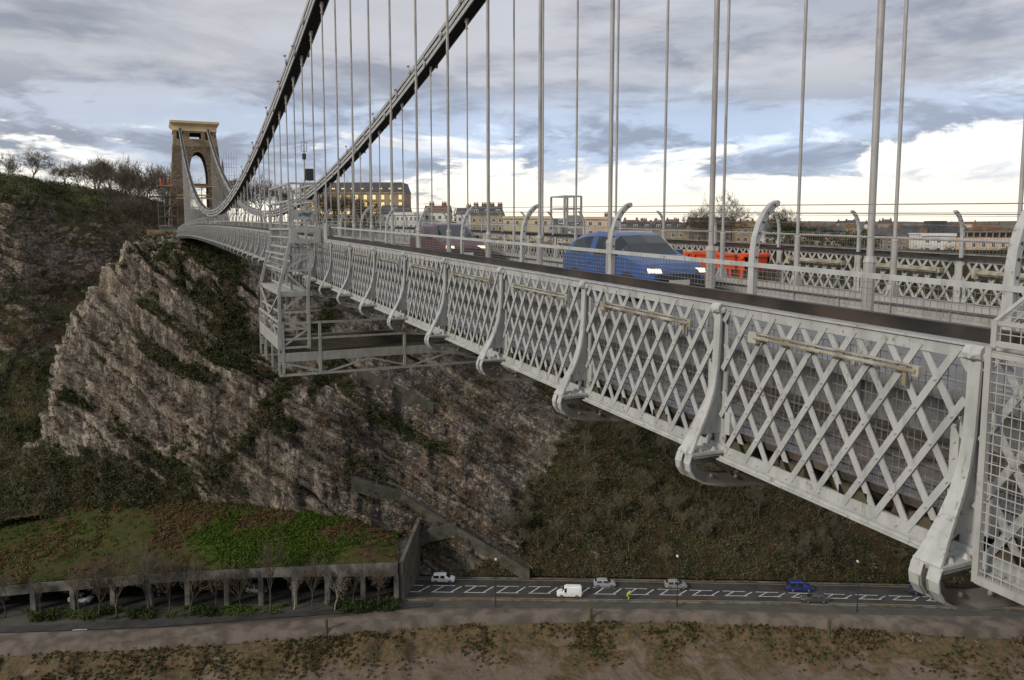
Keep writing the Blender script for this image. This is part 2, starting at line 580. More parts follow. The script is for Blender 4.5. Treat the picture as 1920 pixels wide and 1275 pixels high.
M['twig'] = plant('winter_twigs', (.115, .098, .056), (.155, .138, .082), (.092, .105, .045))
M['ivy'] = plant('ivy_leaves', (.020, .034, .010), (.034, .050, .014), (.055, .062, .018))
M['dry'] = plant('dry_bracken', (.12, .058, .026), (.15, .10, .05), (.085, .066, .03))
M['green'] = plant('bright_undergrowth', (.045, .085, .010), (.065, .115, .014), (.10, .12, .022))
M['bark'] = simple('bark', (.075, .06, .045), (.045, .04, .03), 2, .9)
M['bark_pale'] = simple('pale_bark', (.34, .31, .26), (.18, .16, .13), 2, .9)
M['twig_tree'] = simple('twig_bark', (.085, .068, .052), (.125, .10, .072), .3, .9)
# ------------------------------------------------------------------ terrain
AX = np.array([.8962, -.4436, 0]); NX = np.array([.4436, .8962, 0])     # along the gorge / across it
CLIFF = [[[11.7,214.0,-54.8],[13.0,215.6,-48.0],[15.4,217.8,-39.5],[16.9,220.4,-32.1],[19.5,222.4,-23.8],[25.0,224.2,-14.8],[28.7,224.6,-9.0],[33.8,226.5,-3.7],[36.3,228.6,-1.1]],[[-14.2,197.8,-54.8],[-12.9,199.4,-48.0],[-10.5,201.6,-39.5],[-9.0,204.2,-32.1],[-6.3,206.2,-23.8],[-0.9,208.0,-14.8],[2.8,208.4,-9.0],[7.9,210.3,-3.7],[10.5,212.4,-1.1]],[[-25.8,188.0,-54.8],[-24.5,189.5,-48.0],[-22.1,191.7,-39.5],[-20.6,194.3,-32.1],[-17.9,196.3,-23.8],[-12.4,198.1,-14.8],[-8.8,198.5,-9.0],[-3.7,200.4,-3.7],[-1.1,202.5,-1.1]],[[-13.0,175.5,-55.4],[-11.8,177.1,-47.3],[-10.5,179.3,-38.0],[-8.7,180.6,-30.1],[-6.0,182.6,-22.4],[-1.1,185.8,-13.9],[1.3,188.0,-8.7],[3.7,192.3,-3.9],[5.0,196.2,-1.3]],[[1.6,166.0,-54.5],[2.9,167.6,-45.9],[3.8,168.8,-37.6],[4.7,170.6,-29.4],[6.6,173.1,-21.9],[8.6,176.5,-13.5],[9.7,179.3,-8.8],[11.0,184.2,-4.5],[12.0,190.5,-1.5]],[[13.4,158.5,-53.2],[13.9,161.0,-44.9],[14.9,163.3,-37.5],[16.4,165.4,-29.4],[17.5,168.7,-22.0],[18.8,173.7,-14.0],[20.0,177.6,-8.9],[21.1,181.5,-5.3],[22.5,187.5,-1.3]],[[28.6,149.9,-56.9],[29.3,152.3,-48.7],[30.2,155.8,-40.6],[31.2,159.8,-33.4],[32.5,165.8,-26.1],[33.9,171.8,-19.5],[35.2,177.8,-14.3],[36.5,183.9,-9.2],[38.5,192.9,-2.6]],[[43.2,145.7,-67.1],[44.5,147.6,-58.5],[45.9,150.2,-50.8],[48.2,153.6,-43.7],[50.8,157.8,-37.0],[53.1,164.5,-30.2],[55.3,171.2,-22.9],[57.9,178.9,-15.1],[62.1,191.3,-3.4]],[[65.0,135.2,-67.6],[66.5,138.4,-60.4],[68.4,142.4,-54.3],[71.0,147.9,-48.2],[73.5,153.3,-41.7],[76.5,159.6,-34.8],[80.0,166.8,-27.5],[83.8,175.0,-18.3],[89.9,187.6,-4.3]],[[97.4,119.1,-67.6],[99.9,122.4,-61.7],[102.9,126.5,-55.8],[106.6,131.3,-49.8],[110.9,137.0,-42.9],[115.2,142.7,-36.1],[120.8,150.0,-28.3],[127.0,158.1,-19.1],[136.8,171.1,-5.0]],[[133.9,101.1,-67.8],[136.2,103.3,-62.2],[141.1,107.6,-56.3],[146.9,112.5,-50.1],[152.7,117.4,-43.3],[158.5,122.4,-35.9],[165.9,128.8,-27.5],[175.0,136.5,-18.5],[188.4,147.8,-5.5]],[[174.0,81.2,-68.7],[178.1,83.7,-62.9],[184.4,87.3,-56.5],[191.7,91.4,-49.8],[199.1,95.6,-42.5],[207.5,100.4,-34.7],[217.0,105.7,-26.2],[229.9,112.7,-17.9],[247.0,122.1,-5.8]]]
HILL = [[[-45.3,185.3,-57.7],[-47.4,196.4,-51.6],[-49.8,208.7,-45.3],[-52.4,222.3,-38.2],[-54.5,234.5,-28.5],[-56.3,245.5,-18.9],[-57.7,253.9,-9.8],[-58.7,261.1,-0.1],[-59.5,267.1,7.9],[-63.3,285.7,14.6],[-72.6,328.3,18.5]],[[-35.6,180.5,-57.0],[-37.5,192.6,-51.8],[-39.5,205.9,-45.7],[-41.7,220.3,-38.8],[-43.4,233.5,-29.0],[-44.8,244.2,-19.3],[-45.7,252.5,-10.0],[-46.1,258.3,-0.1],[-46.7,264.1,8.4],[-49.6,282.3,14.3],[-56.1,320.1,17.9]],[[-26.2,177.0,-56.7],[-27.6,190.0,-51.7],[-29.1,204.1,-45.8],[-30.8,219.4,-38.9],[-32.1,233.5,-29.7],[-32.9,243.9,-19.7],[-33.3,250.8,-10.2],[-33.5,256.5,-0.1],[-33.6,261.0,8.8],[-36.0,281.1,13.3],[-40.1,314.4,16.6]],[[-20.2,176.3,-56.8],[-21.3,190.2,-52.0],[-22.5,205.3,-46.2],[-23.7,221.5,-39.2],[-24.9,237.7,-30.7],[-25.6,250.3,-20.5],[-26.0,259.5,-10.7],[-26.5,269.8,-1.7],[-27.1,279.0,5.5],[-28.1,292.9,11.7],[-30.4,318.6,15.4]],[[-11.2,175.2,-57.8],[-11.7,189.9,-52.6],[-12.3,206.9,-47.0],[-12.7,222.8,-39.7],[-13.1,238.6,-31.6],[-13.3,253.2,-21.3],[-13.4,264.4,-11.9],[-13.5,274.5,-2.6],[-13.7,284.6,4.1],[-14.0,297.0,9.7],[-15.0,322.1,13.5]],[[-1.5,177.0,-59.9],[-1.2,192.5,-54.6],[-0.8,210.2,-49.0],[-0.4,226.7,-41.4],[0.0,242.1,-32.8],[0.6,256.4,-22.1],[1.0,268.4,-12.4],[1.5,278.2,-3.5],[1.8,287.0,3.0],[2.0,300.3,6.8],[2.3,324.7,10.1]],[[11.2,179.7,-62.7],[12.6,194.6,-57.0],[14.1,211.7,-50.9],[15.6,228.8,-43.1],[17.0,243.7,-34.1],[18.6,258.6,-23.0],[19.9,271.4,-12.9],[20.9,282.0,-4.6],[21.9,292.6,0.8],[23.0,305.5,2.7],[24.3,322.7,4.3]]]
TURF = [[[-37.9,164.4,-63.9],[-38.9,169.6,-62.9],[-39.9,174.9,-62.0],[-41.0,180.1,-61.0],[-42.0,185.4,-59.9],[-43.0,190.4,-60.6]],[[-27.7,161.2,-63.1],[-28.4,166.1,-62.0],[-29.1,171.0,-60.9],[-29.8,175.9,-59.7],[-30.4,180.8,-58.4],[-31.2,185.6,-59.1]],[[-15.7,157.1,-62.4],[-16.0,161.9,-60.9],[-16.3,166.7,-59.5],[-16.6,171.5,-57.9],[-16.9,176.3,-56.2],[-17.3,181.0,-56.8]],[[-3.4,152.5,-61.8],[-3.4,156.7,-59.9],[-3.3,161.0,-58.2],[-3.3,165.3,-56.3],[-3.2,169.5,-54.4],[-3.3,174.0,-54.9]],[[8.9,147.6,-61.1],[9.2,151.1,-59.1],[9.6,154.7,-57.1],[9.9,158.2,-55.1],[10.2,161.7,-53.0],[10.5,166.1,-53.6]],[[21.3,142.6,-60.7],[21.8,145.6,-58.9],[22.4,148.5,-57.3],[22.9,151.4,-55.6],[23.4,154.3,-53.8],[24.0,158.5,-54.4]],[[32.0,138.4,-60.5],[32.7,140.9,-59.7],[33.3,143.5,-58.9],[33.9,146.0,-58.1],[34.6,148.6,-57.3],[35.5,152.6,-58.0]],[[37.8,135.9,-60.3],[38.6,138.5,-60.3],[39.3,141.0,-60.2],[40.0,143.6,-60.2],[40.7,146.1,-60.1],[41.8,150.0,-60.8]]]



def cr(P, nu):
    """Catmull-Rom resample along axis 0"""
    P = np.asarray(P, float); n = len(P)
    u = np.linspace(0, n - 1, nu); i = np.minimum(u.astype(int), n - 2); f = (u - i).reshape(-1, *([1] * (P.ndim - 1)))
    g = lambda k: P[np.clip(k, 0, n - 1)]
    p0, p1, p2, p3 = g(i - 1), g(i), g(i + 1), g(i + 2)
    return .5 * (2 * p1 + (p2 - p0) * f + (2 * p0 - 5 * p1 + 4 * p2 - p3) * f ** 2 + (3 * p1 - p0 - 3 * p2 + p3) * f ** 3)


def fine(ctrl, nu, nv):
    a = cr(np.array(ctrl, float), nu)
    return cr(a.transpose(1, 0, 2), nv).transpose(1, 0, 2)


def normals(G):
    du = np.gradient(G, axis=0); dv = np.gradient(G, axis=1)
    n = np.cross(du, dv)
    n /= np.linalg.norm(n, axis=-1, keepdims=True) + 1e-9
    return n


def grid_faces(nu, nv):
    i = np.arange(nu * nv).reshape(nu, nv)
    return np.stack([i[:-1, :-1], i[1:, :-1], i[1:, 1:], i[:-1, 1:]], -1).reshape(-1, 4)


def sheet(name, G, mat, smooth=True, attrs=None):
    o = inst(name, np_mesh(name, G.reshape(-1, 3), grid_faces(*G.shape[:2]), mat, smooth))
    for k, v in (attrs or {}).items():
        at = o.data.attributes.new(k, 'FLOAT', 'POINT')
        at.data.foreach_set('value', np.ascontiguousarray(np.broadcast_to(v, G.shape[:2]), np.float32).ravel())
    o['kind'] = 'structure'
    return o


def rocky(G, amp, seed, strata=.7):
    n = normals(G)
    if n[..., 1].mean() > 0: n = -n
    a = G @ AX; z = G[..., 2]
    big = fbm(G / 14., seed, 4) - .5
    mid = fbm(np.stack([a / 4.5, G[..., 1] / 6, z / 7], -1), seed + 3, 4, .55, True) - .55
    col = fbm(np.stack([a / 2.1, G[..., 1] / 8, z / 13], -1), seed + 9, 4, .55, True) - .55
    s = z * .86 + a * .5 + 3.2 * (fbm(G / 11., seed + 5, 3) - .5)
    led = np.abs(((s / 5.2) % 1) - .5) * 2
    led2 = np.abs(((s / 1.9 + .3) % 1) - .5) * 2
    sm = fbm(G / 1.3, seed + 21, 4, .6, True) - .5
    wob = .9 * (fbm(G / 3.5, seed + 51, 3) - .5)
    d = 4.2 * big + 1.3 * mid + 1.0 * col + strata * (2.1 * (((s / 6.1) % 1) ** 1.5 - .4) + .9 * (((s / 2.3 + .3) % 1) - .5)) + .55 * sm
    for k, (bs, js, am) in enumerate(((8.3, 10., 2.4), (4.1, 5.0, 1.5), (2.0, 2.4, .6), (1.0, 1.2, .22))):
        q = np.floor(np.stack([(s + wob) / bs + 20, (a + .25 * z + wob * .8) / js + 50, 0 * a + k], -1)).astype(np.int64)
        d = d + am * strata * (_hash(q[..., 0], q[..., 1], q[..., 2], seed + 60 + k) - .5)
    return G + n * (d * amp)[..., None]


cliff_amp = np.ones((560, 330))
CL0 = fine(CLIFF, 560, 330)
ca = CL0 @ AX
right = np.clip((ca + 25) / 30., 0, 1)
vv = np.linspace(0, 1, 330)[None, :]
cliff_amp = (1.05 - .45 * right) * np.minimum(1, np.minimum(vv * 14, (1 - vv) * 4.5 + .08))
CLF = rocky(CL0, cliff_amp, 3)
a_ = CLF @ AX; z_ = CLF[..., 2]
m1 = fbm(CLF / 9., 101, 4); m2 = fbm(CLF / 3.4, 111, 4)


def along(pts, w):
    # soft mask round a polyline in the (a, z) plane of the cliff face
    d = np.full(a_.shape, 99.)
    for (a0, z0), (a1, z1) in zip(pts, pts[1:]):
        ex, ez = a1 - a0, z1 - z0
        u = np.clip(((a_ - a0) * ex + (z_ - z0) * ez) / (ex * ex + ez * ez), 0, 1)
        d = np.minimum(d, np.hypot(a_ - a0 - ex * u, (z_ - z0 - ez * u)))
    return np.clip(1.25 - (d + 5 * (m1 - .5)) / w, 0, 1)


VEGLINES0 = [([(-91.5, -12.9), (-80.3, -16.8), (-67.0, -24.6), (-50.1, -30.1)], 1.3), ([(-98.7, -34.2), (-85.7, -39.0), (-74.9, -45.6), (-67.2, -47.7)], 1.2), ([(-66.0, -4.5), (-65.2, -12.3), (-64.9, -19.1), (-61.7, -24.7)], 4.2), ([(-60.2, -24.1), (-50.1, -22.9), (-46.7, -18.5)], 2.6), ([(-52.2, -32.4), (-56.7, -39.9), (-64.5, -47.6)], 2.2), ([(-82.2, -4.6), (-75.4, -10.3), (-68.6, -14.9)], 1.6), ([(-84.8, -22.8), (-75.0, -27.2), (-65.1, -29.3)], 0.9), ([(-77.4, -4.8), (-65.6, -7.1)], 2.2), ([(-44.7, -27.7), (-34.1, -38.5), (-20.2, -45.0)], 1.6), ([(-51.3, -37.7), (-39.7, -44.1), (-31.4, -51.5)], 1.3), ([(-45.6, -30.8), (-49.1, -39.5)], 1.4), ]
VEGLINES = [(q, w * (.8 if w > 2.5 else .62)) for q, w in VEGLINES0]
wood = np.clip((a_ - np.interp(z_, [-68, -52, -42, -30], [-20, -5, 2, -8]) + 12 * (m1 - .5)) / 7., 0, 1)     # the wooded slope right of the slabs
slab = np.clip((a_ + 47 + 10 * (m1 - .5)) / 9., 0, 1) * (1 - wood)
foot_left = np.clip((-56 - a_) / 12., 0, 1) * np.clip((-43 + 14 * (m1 - .5) - z_) / 5., 0, 1)
ledges = sum(along(*l) for l in VEGLINES).clip(0, 1)
sheet('cliff', CLF, M['rock'], False, {'slab': slab, 'veg': np.clip(wood + foot_left + ledges, 0, 1)})

HL0 = fine(HILL, 220, 330)
hv = np.linspace(0, 1, 330)[None, :]
rockband = np.exp(-((hv - .66) / .12) ** 2) + .6 * np.exp(-((hv - .36) / .13) ** 2)
left_ = np.clip((-(HL0 @ AX) - 118) / 12., 0, 1)
HLF = rocky(HL0, (.30 + .75 * rockband * left_) * np.minimum(1, (1 - hv) * 7), 41, .9)
sheet('hillside', HLF, M['hill'])

TU0 = fine(TURF, 200, 90)
tu = np.minimum(1, np.linspace(0, 1, 90)[None, :] * 6)
TUF = TU0 + np.array([0, 0, 1.]) * ((fbm(TU0 / 4., 5, 4) - .5) * 1.5 * tu)[..., None]
m1t = fbm(TUF / 7., 151, 4); att = TUF @ AX
uu = np.linspace(0, 1, 90)[None, :]
LUSH = np.clip((m1t - .40) * 6 + .5, 0, 1) * np.clip(1.35 - np.abs(att + 47) / 17 - np.abs(uu - np.interp(att, [-66, -50, -36], [.35, .5, .72])) * 1.3, 0, 1)
LUSH = np.clip(LUSH * 1.8 + .16 * np.clip((-76 - att) / 8, 0, 1) * np.clip(1 - np.abs(uu - .55) * 2.4, 0, 1), 0, 1)
sheet('grass_bank', TUF, M['turf'], True, {'lush': LUSH})


def an(a, n, z): return AX * a + NX * n + np.array([0, 0, z])


def strip_sheet(name, aa, n_in, n_out, z, mat, zout=None):
    """flat ribbon between two polylines in the gorge frame"""
    G = np.array([[an(a, i, z), an(a, o, z if zout is None else zout)] for a, i, o in zip(aa, n_in, n_out)])
    return sheet(name, G, mat, False)


# road at the foot of the cliff and the quay path beside the tidal mud
aa = [-140, -115, -92, -66, -40, -25, -8, 10, 38, 62, 85, 110, 150, 200]
nearl = [128.5, 131., 133.2, 135.8, 138.4, 139.8, 140.5, 140.7, 141., 140.8, 140.3, 139.2, 137, 134]
farl = [139.5, 141.5, 143.6, 146., 148., 149., 149.3, 149.4, 149.5, 149.4, 149., 148.2, 146, 143]
gr = [an(a, n, z) for a in (-260, 300) for n, z in ((110, -69.5), (175, -69.5))]
qa = [-230, -160, -115, -91, -65, -39, -24, -11, 18, 35, 55, 72, 85, 130, 260]
qt = [112, 117, 122, 124.8, 127.6, 132., 135.9, 136.8, 137.8, 137.7, 137.2, 137.3, 137.4, 136, 128]
qb = [107, 112, 117, 120, 123.7, 128.3, 131.6, 133.8, 135.8, 135.5, 134.5, 133, 132.6, 131, 123]
G = np.array([[an(a, np.interp(a, qa, qt) - .5, -68.15), an(a, np.interp(a, aa, nearl), -68.12), an(a, np.interp(a, aa, farl) + 8, -68.1)] for a in np.linspace(-229, 259, 90)])
M['verge'] = simple('verge_tarmac', (.045, .041, .034), (.06, .058, .04), .4, .8)
sheet('road_verge', G, M['verge'], False)
strip_sheet('road', aa, nearl, farl, -68.0, M['asphalt'])
pa = [-140, -92, -66, -45, -30, -20]
strip_sheet('cycle_path', pa, [120, 124.9, 128., 132.2, 135.4, 137.5], [123, 127.0, 131.0, 134.3, 137.3, 139.], -67.99, M['asphalt'])
G = np.array([[an(a, b - .6, -69.3), an(a, b, -68.1), an(a, tt, -67.97)] for a, b, tt in zip(qa, qb, qt)])
G = cr(G, 120)
sheet('quay_path', G, M['quay'], False)
mb = MB()
KERB = []
for side, l in ((0, nearl), (1, farl)):
    for a0, a1, n0, n1 in zip(aa, aa[1:], l, l[1:]):
        if a0 < -20 and side == 0 and a0 < -40: continue
        s = -.35 if side == 0 else .05
        p = [an(a0, n0 + s, -68.1), an(a1, n1 + s, -68.1), an(a1, n1 + s + .3, -68.1), an(a0, n0 + s + .3, -68.1)]
        mb.prism([Vector(q) for q in p], (0, 0, .22))
o = mb.build('kerb', M['concrete']); o['kind'] = 'structure'
# yellow edge lines, hatched centre
mb = MB()
for l, s in ((nearl, .55), (farl, -.55)):
    for a0, a1, n0, n1 in zip(aa[4:], aa[5:], l[4:], l[5:]):
        mb.add([an(a0, n0 + s - .11, -67.99), an(a1, n1 + s - .11, -67.99), an(a1, n1 + s + .11, -67.99), an(a0, n0 + s + .11, -67.99)], [(0, 1, 2, 3)])
o = mb.build('yellow_road_line', M['yellow_line']); o['kind'] = 'structure'
mb = MB()
ci = lambda a: np.interp(a, [-30, 8, 38, 67, 110], [142.9, 143.4, 143.7, 143.2, 142])
co = lambda a: np.interp(a, [-30, 8, 38, 67, 110], [145.6, 146.2, 145.5, 144.8, 143.6])
a = -27.
while a < 100:
    for f in (ci, co):
        mb.add([an(a, f(a) - .1, -67.99), an(a + 4.2, f(a + 4.2) - .1, -67.99), an(a + 4.2, f(a + 4.2) + .1, -67.99), an(a, f(a) + .1, -67.99)], [(0, 1, 2, 3)])
    for da in (.2, 3.6):
        p0, p1 = an(a + da, ci(a + da) + .15, -67.99), an(a + da + 1.7, co(a + da) - .15, -67.99)
        mb.add([p0, p0 + AX * .3, p1 + AX * .3, p1], [(0, 1, 2, 3)])
    a += 6.1
o = mb.build('road_marking', M['marking']); o['kind'] = 'structure'
for a0 in (-80.,):
    o = MB().add([an(a0, 126.2, -67.985), an(a0 + 2.4, 126.5, -67.985), an(a0 + 2.4, 126.75, -67.985), an(a0, 126.45, -67.985)], [(0, 1, 2, 3)]).build('path_marking', M['marking']); o['kind'] = 'structure'

# tidal bank below the quay
bu = np.linspace(-165, 210, 520); rows = np.linspace(0, 1, 130)
BK = np.zeros((520, 130, 3))
qbi = np.interp(bu, qa, qb)
for j, v in enumerate(rows):
    nn = qbi - .3 - v * 42 * (.55 + .45 * v)
    zz = -69.1 - 1.1 * min(1, v * 9) - 5.2 * v ** .9
    BK[:, j] = AX[None] * bu[:, None] + NX[None] * nn[:, None]
    BK[:, j, 2] = zz
w = np.minimum(1, rows * 12)[None]
upper = np.clip(1.15 - rows * 2.6, 0, 1)[None]
rill = fbm(np.stack([(BK @ AX) / 2.6 + 2.5 * fbm(BK / 9., 71, 2), (BK @ NX) / 18., 0 * BK[..., 0]], -1), 61, 3, .5, True)
BK[..., 2] += w * ((fbm(BK / 3.2, 13, 4, .55) - .5) * 2.6 * upper + (fbm(BK / 1.1, 29, 3) - .5) * .6 * (.25 + upper) - 1.0 * np.clip(rill - .72, 0, 1) * 3 * (.35 + upper))
BK[..., 2] += w * upper * np.clip(fbm(np.stack([(BK @ AX) / 6., (BK @ NX) / 6., 0 * BK[..., 0]], -1), 91, 3) - .5, 0, 1) * 5
sheet('mud_bank', BK, M['mud'])
o = MB().add([an(-400, 96, -75.6), an(400, 88, -75.6), an(400, -60, -75.6), an(-400, -60, -75.6)], [(0, 1, 2, 3)]).build('river_water', M['water']); o['kind'] = 'structure'

# plateau under the town and the far hills
def plat(a, n):
    z = -8.5 - 5.5 * np.clip((a - 30) / 60., 0, 1)
    z = z + np.clip(n - 420, 0, 2e4) * .008
    left = np.clip((-a - 150) / 35., 0, 1) * np.clip((620 - n) / 250., 0, 1)
    z = z + left * 17
    far = np.clip((n - 700) / 2500., 0, 1)
    return z + far * 24 * (fbm(np.stack([a / 700., n / 1400., 0 * n], -1), 77, 4) ** 1.3 * 1.5)

ua = np.concatenate([np.linspace(-6000, -400, 30), np.linspace(-380, 520, 90), np.linspace(560, 7000, 40)])
un = np.concatenate([np.linspace(0, 1, 60) ** 1.0 * 300, 300 * (1.07 ** np.arange(1, 52))])
Gp = np.zeros((len(ua), len(un), 3))
for j, n in enumerate(un):
    nn = np.interp(ua, [-6000, -190, -177, -166, -155, -141, -123, -105, -84, -70, -40, 0, 60, 170, 7000], [262, 262, 264, 272, 282, 292, 300, 270, 240, 198, 200, 206, 212, 218, 218]) + n
    Gp[:, j] = AX[None] * ua[:, None] + NX[None] * nn[:, None]
    edge = np.interp(ua, [-6000, -190, -177, -166, -155, -141, -123, -105, -84, -70, -40, 0, 60, 170, 7000], [17, 17, 16, 14.6, 12.6, 9.2, 3.6, 1.5, -.5, -2.2, -3.2, -4.6, -5.4, -6., -6.])
    f = np.clip(n / 30., 0, 1)
    Gp[:, j, 2] = edge * (1 - f) + plat(ua, nn) * f - .4
sheet('plateau', Gp, M['ground'])
# the near side of the gorge, mostly behind and below the camera
G = np.array([[an(a, n, z) for n, z in ((-400, 2), (-30, -3), (-12, -6), (0, -30), (20, -55), (60, -74), (64, -78))] for a in np.linspace(-300, 300, 30)])
nb = (np.abs((G @ AX)) < 1e9)
sheet('near_slope', G - NX * 25, M['hill'])


# ------------------------------------------------------------------ undergrowth
def clumps(name, pts, nrm, size, k, mat, kind='twig', seed=1, label=None):
    """one mesh of many small leaf or twig faces gathered in clumps round the given points"""
    r = np.random.default_rng(seed)
    m = len(pts)
    size = np.broadcast_to(np.asarray(size, float), (m,))
    tint = np.clip(r.normal(.5, .28, m), 0, 1)
    if kind == 'twig':
        d = r.normal(0, 1, (m, k, 3)); d[..., 2] = d[..., 2] * .8 + .45
        d += nrm[:, None] * .7
        d /= np.linalg.norm(d, axis=-1, keepdims=True)
        L = size[:, None, None] * r.uniform(.25, .75, (m, k, 1))
        base = pts[:, None] + r.normal(0, .36, (m, k, 3)) * size[:, None, None] + d * L * r.uniform(0, .45, (m, k, 1))
        side = np.cross(d, r.normal(0, 1, (m, k, 3))); side /= np.linalg.norm(side, axis=-1, keepdims=True) + 1e-9
        wd = r.uniform(.022, .06, (m, k, 1)) * (.6 + .4 * size[:, None, None])
        v = np.stack([base - side * wd, base + side * wd, base + d * L], 2)
    else:
        o = r.normal(0, 1, (m, k, 3)); o /= np.linalg.norm(o, axis=-1, keepdims=True)
        o *= r.uniform(.35, 1, (m, k, 1)) * size[:, None, None]
        c = pts[:, None] + nrm[:, None] * size[:, None, None] * .45 + o * np.array([1, 1, .8])
        e1 = r.normal(0, 1, (m, k, 3)); e1 /= np.linalg.norm(e1, axis=-1, keepdims=True)
        e2 = np.cross(e1, r.normal(0, 1, (m, k, 3))); e2 /= np.linalg.norm(e2, axis=-1, keepdims=True) + 1e-9
        s = r.uniform(.10, .24, (m, k, 1)) * (.6 + .5 * size[:, None, None])
        v = np.stack([c - e1 * s, c + e1 * s * .8 - e2 * s * .5, c + e2 * s], 2)
    v = v.reshape(-1, 3)
    f = np.arange(len(v)).reshape(-1, 3)
    me = np_mesh(name, v, f, M[mat])
    at = me.attributes.new('tint', 'FLOAT', 'POINT')
    tt = np.repeat(tint, k * 3) + r.normal(0, .07, len(v))
    at.data.foreach_set('value', np.clip(tt, 0, 1).astype(np.float32))
    o = inst(name, me)
    o['kind'] = 'stuff'
    if label: o['label'] = label
    return o


def pick(G, prob, count, seed):
    """random points of a sheet, weighted by cell area and a probability"""
    r = np.random.default_rng(seed)
    du = np.linalg.norm(np.diff(G, axis=0)[:, :-1], axis=-1); dv = np.linalg.norm(np.diff(G, axis=1)[:-1], axis=-1)
    wgt = (du * dv * prob[:-1, :-1]).ravel()
    idx = r.choice(len(wgt), count, p=wgt / wgt.sum())
    i, j = np.divmod(idx, G.shape[1] - 1)
    fu, fv = r.random((2, count, 1))
    p = (G[i, j] * (1 - fu) + G[i + 1, j] * fu) * (1 - fv) + (G[i, j + 1] * (1 - fu) + G[i + 1, j + 1] * fu) * fv
    n = normals(G)[i, j]
    n = np.where(n[:, 1:2] > 0, -n, n)
    return p, n


nz = normals(CLF); nz = np.where(nz[..., 1:2] > 0, -nz, nz)
ledge = np.clip((nz[..., 2] - .25) * 2.2, 0, 1)
top = np.clip((z_ + 9) / 5., 0, 1)
pr_twig = wood * np.clip((m1 - .15) * 2.6, .25, 1) + .8 * foot_left + .3 * ledges + .12 * ledge * (m1 > .5) + .16 * slab * (m2 > .52)
pr_ivy = .36 * wood * (m2 > .50) + .9 * ledges * (m2 > .36) + foot_left * .7 * (m2 > .42) + .22 * ledge * (m2 > .56) + .8 * top * (m2 > .45) + .08 * slab * (m2 > .6)
pr_dry = .16 * wood * (m1 > .56) + .4 * slab * (m1 > .54) + .12 * ledge * (m1 < .46)
p, n = pick(CLF, pr_twig, 17000, 1); clumps('scrub', p, n, rng.uniform(.6, 1.8, len(p)), 40, 'twig', 'twig', 2, 'bare brown scrub on the cliff and the slope to its right')
p, n = pick(CLF, pr_ivy, 8200, 3); clumps('ivy', p, n, rng.uniform(.35, 1.15, len(p)), 30, 'ivy', 'leaf', 4, 'dark ivy and evergreen growth on the cliff ledges')
p, n = pick(CLF, pr_dry, 3200, 5); clumps('bracken', p, n, rng.uniform(.35, .9, len(p)), 22, 'dry', 'leaf', 6, 'rust brown bracken on the rock slabs')
m1 = fbm(HLF / 11., 131, 4); m2 = fbm(HLF / 4., 141, 4)
zh = HLF[..., 2]; ah = HLF @ AX
rockleft = np.clip((rockband * left_) * 1.25, 0, 1)
lawn = np.clip((zh - 4.5) / 3., 0, 1) * np.clip((-103 - ah) / 6, 0, 1)
pt = np.clip((1 - rockleft * .8) * (1 - lawn * .55), .02, 1) * np.clip((m1 - .2) * 2.5, .1, 1)
p, n = pick(HLF, pt, 8500, 7); clumps('hill_scrub', p, n, rng.uniform(.7, 2.2, len(p)), 34, 'twig', 'twig', 8, 'bare scrub covering the hillside left of the cliff')
p, n = pick(HLF, (pt + .5 * lawn * (m1 > .5)) * (m2 > .5), 3800, 9); clumps('hill_ivy', p, n, rng.uniform(.6, 1.7, len(p)), 32, 'ivy', 'leaf', 10, 'dark evergreen bushes on the hillside left of the cliff')
p, n = pick(HLF, .15 + .9 * lawn * (m2 > .5) + .2 * rockleft, 700, 12); clumps('hill_grass', p, n, rng.uniform(.3, .7, len(p)), 22, 'green', 'leaf', 13, 'green grass tufts on the upper hillside')
m1 = fbm(TUF / 7., 151, 4); m2 = fbm(TUF / 2.6, 161, 4)
at_ = TUF @ AX
p, n = pick(TUF, LUSH ** 1.5 + .02, 3400, 14); n = n * 0 + np.array([0, 0, 1.]); clumps('bright_weeds', p, n, rng.uniform(.3, .75, len(p)), 24, 'green', 'leaf', 15, 'bright green weeds on the bank above the rock shelter')
tv = np.linspace(0, 1, 90)[None]
p, n = pick(TUF, (1 - LUSH) * (m1 < .55) * (.25 + tv ** 2), 2600, 16); n = n * 0 + np.array([0, 0, 1.]); clumps('bank_bracken', p, n, rng.uniform(.3, .8, len(p)), 22, 'dry', 'leaf', 17, 'dead brown bracken on the upper bank')
m1 = fbm(BK / 6., 171, 4)
bp = np.clip(m1 - .40, 0, 1) * 6 * np.clip(1.0 - rows * 3.1, 0, 1)[None]
p, n = pick(BK, bp, 9000, 18); n = n * 0 + np.array([0, 0, 1.])
h = len(p) // 2
clumps('bank_weeds', p[:h], n[:h], rng.uniform(.12, .38, h), 18, 'dry', 'leaf', 19, 'brown weeds along the top of the mud bank')
clumps('bank_grass', p[h:], n[h:], rng.uniform(.12, .38, len(p) - h), 18, 'ivy', 'leaf', 20, 'dark green grass along the top of the mud bank')
# planted strip between the rock shelter and the cycle path
aa_ = rng.uniform(-120, -26, 900); nn_ = np.interp(aa_, aa, nearl) - rng.uniform(.6, 4.6, 900)
pp = AX[None] * aa_[:, None] + NX[None] * nn_[:, None]; pp[:, 2] = -68.0
up1 = np.tile(np.array([[0, 0, 1.]]), (900, 1))
mk = vnoise(pp / 5., 3)
clumps('verge_bushes', pp[mk > .58], up1[mk > .58], rng.uniform(.4, 1.3, int((mk > .58).sum())), 46, 'ivy', 'leaf', 22, 'dark bushes along the foot of the shelter columns')
clumps('verge_grass', pp[mk < .42], up1[mk < .42], rng.uniform(.25, .5, int((mk < .42).sum())), 24, 'green', 'leaf', 23, 'green grass strip beside the cycle path')
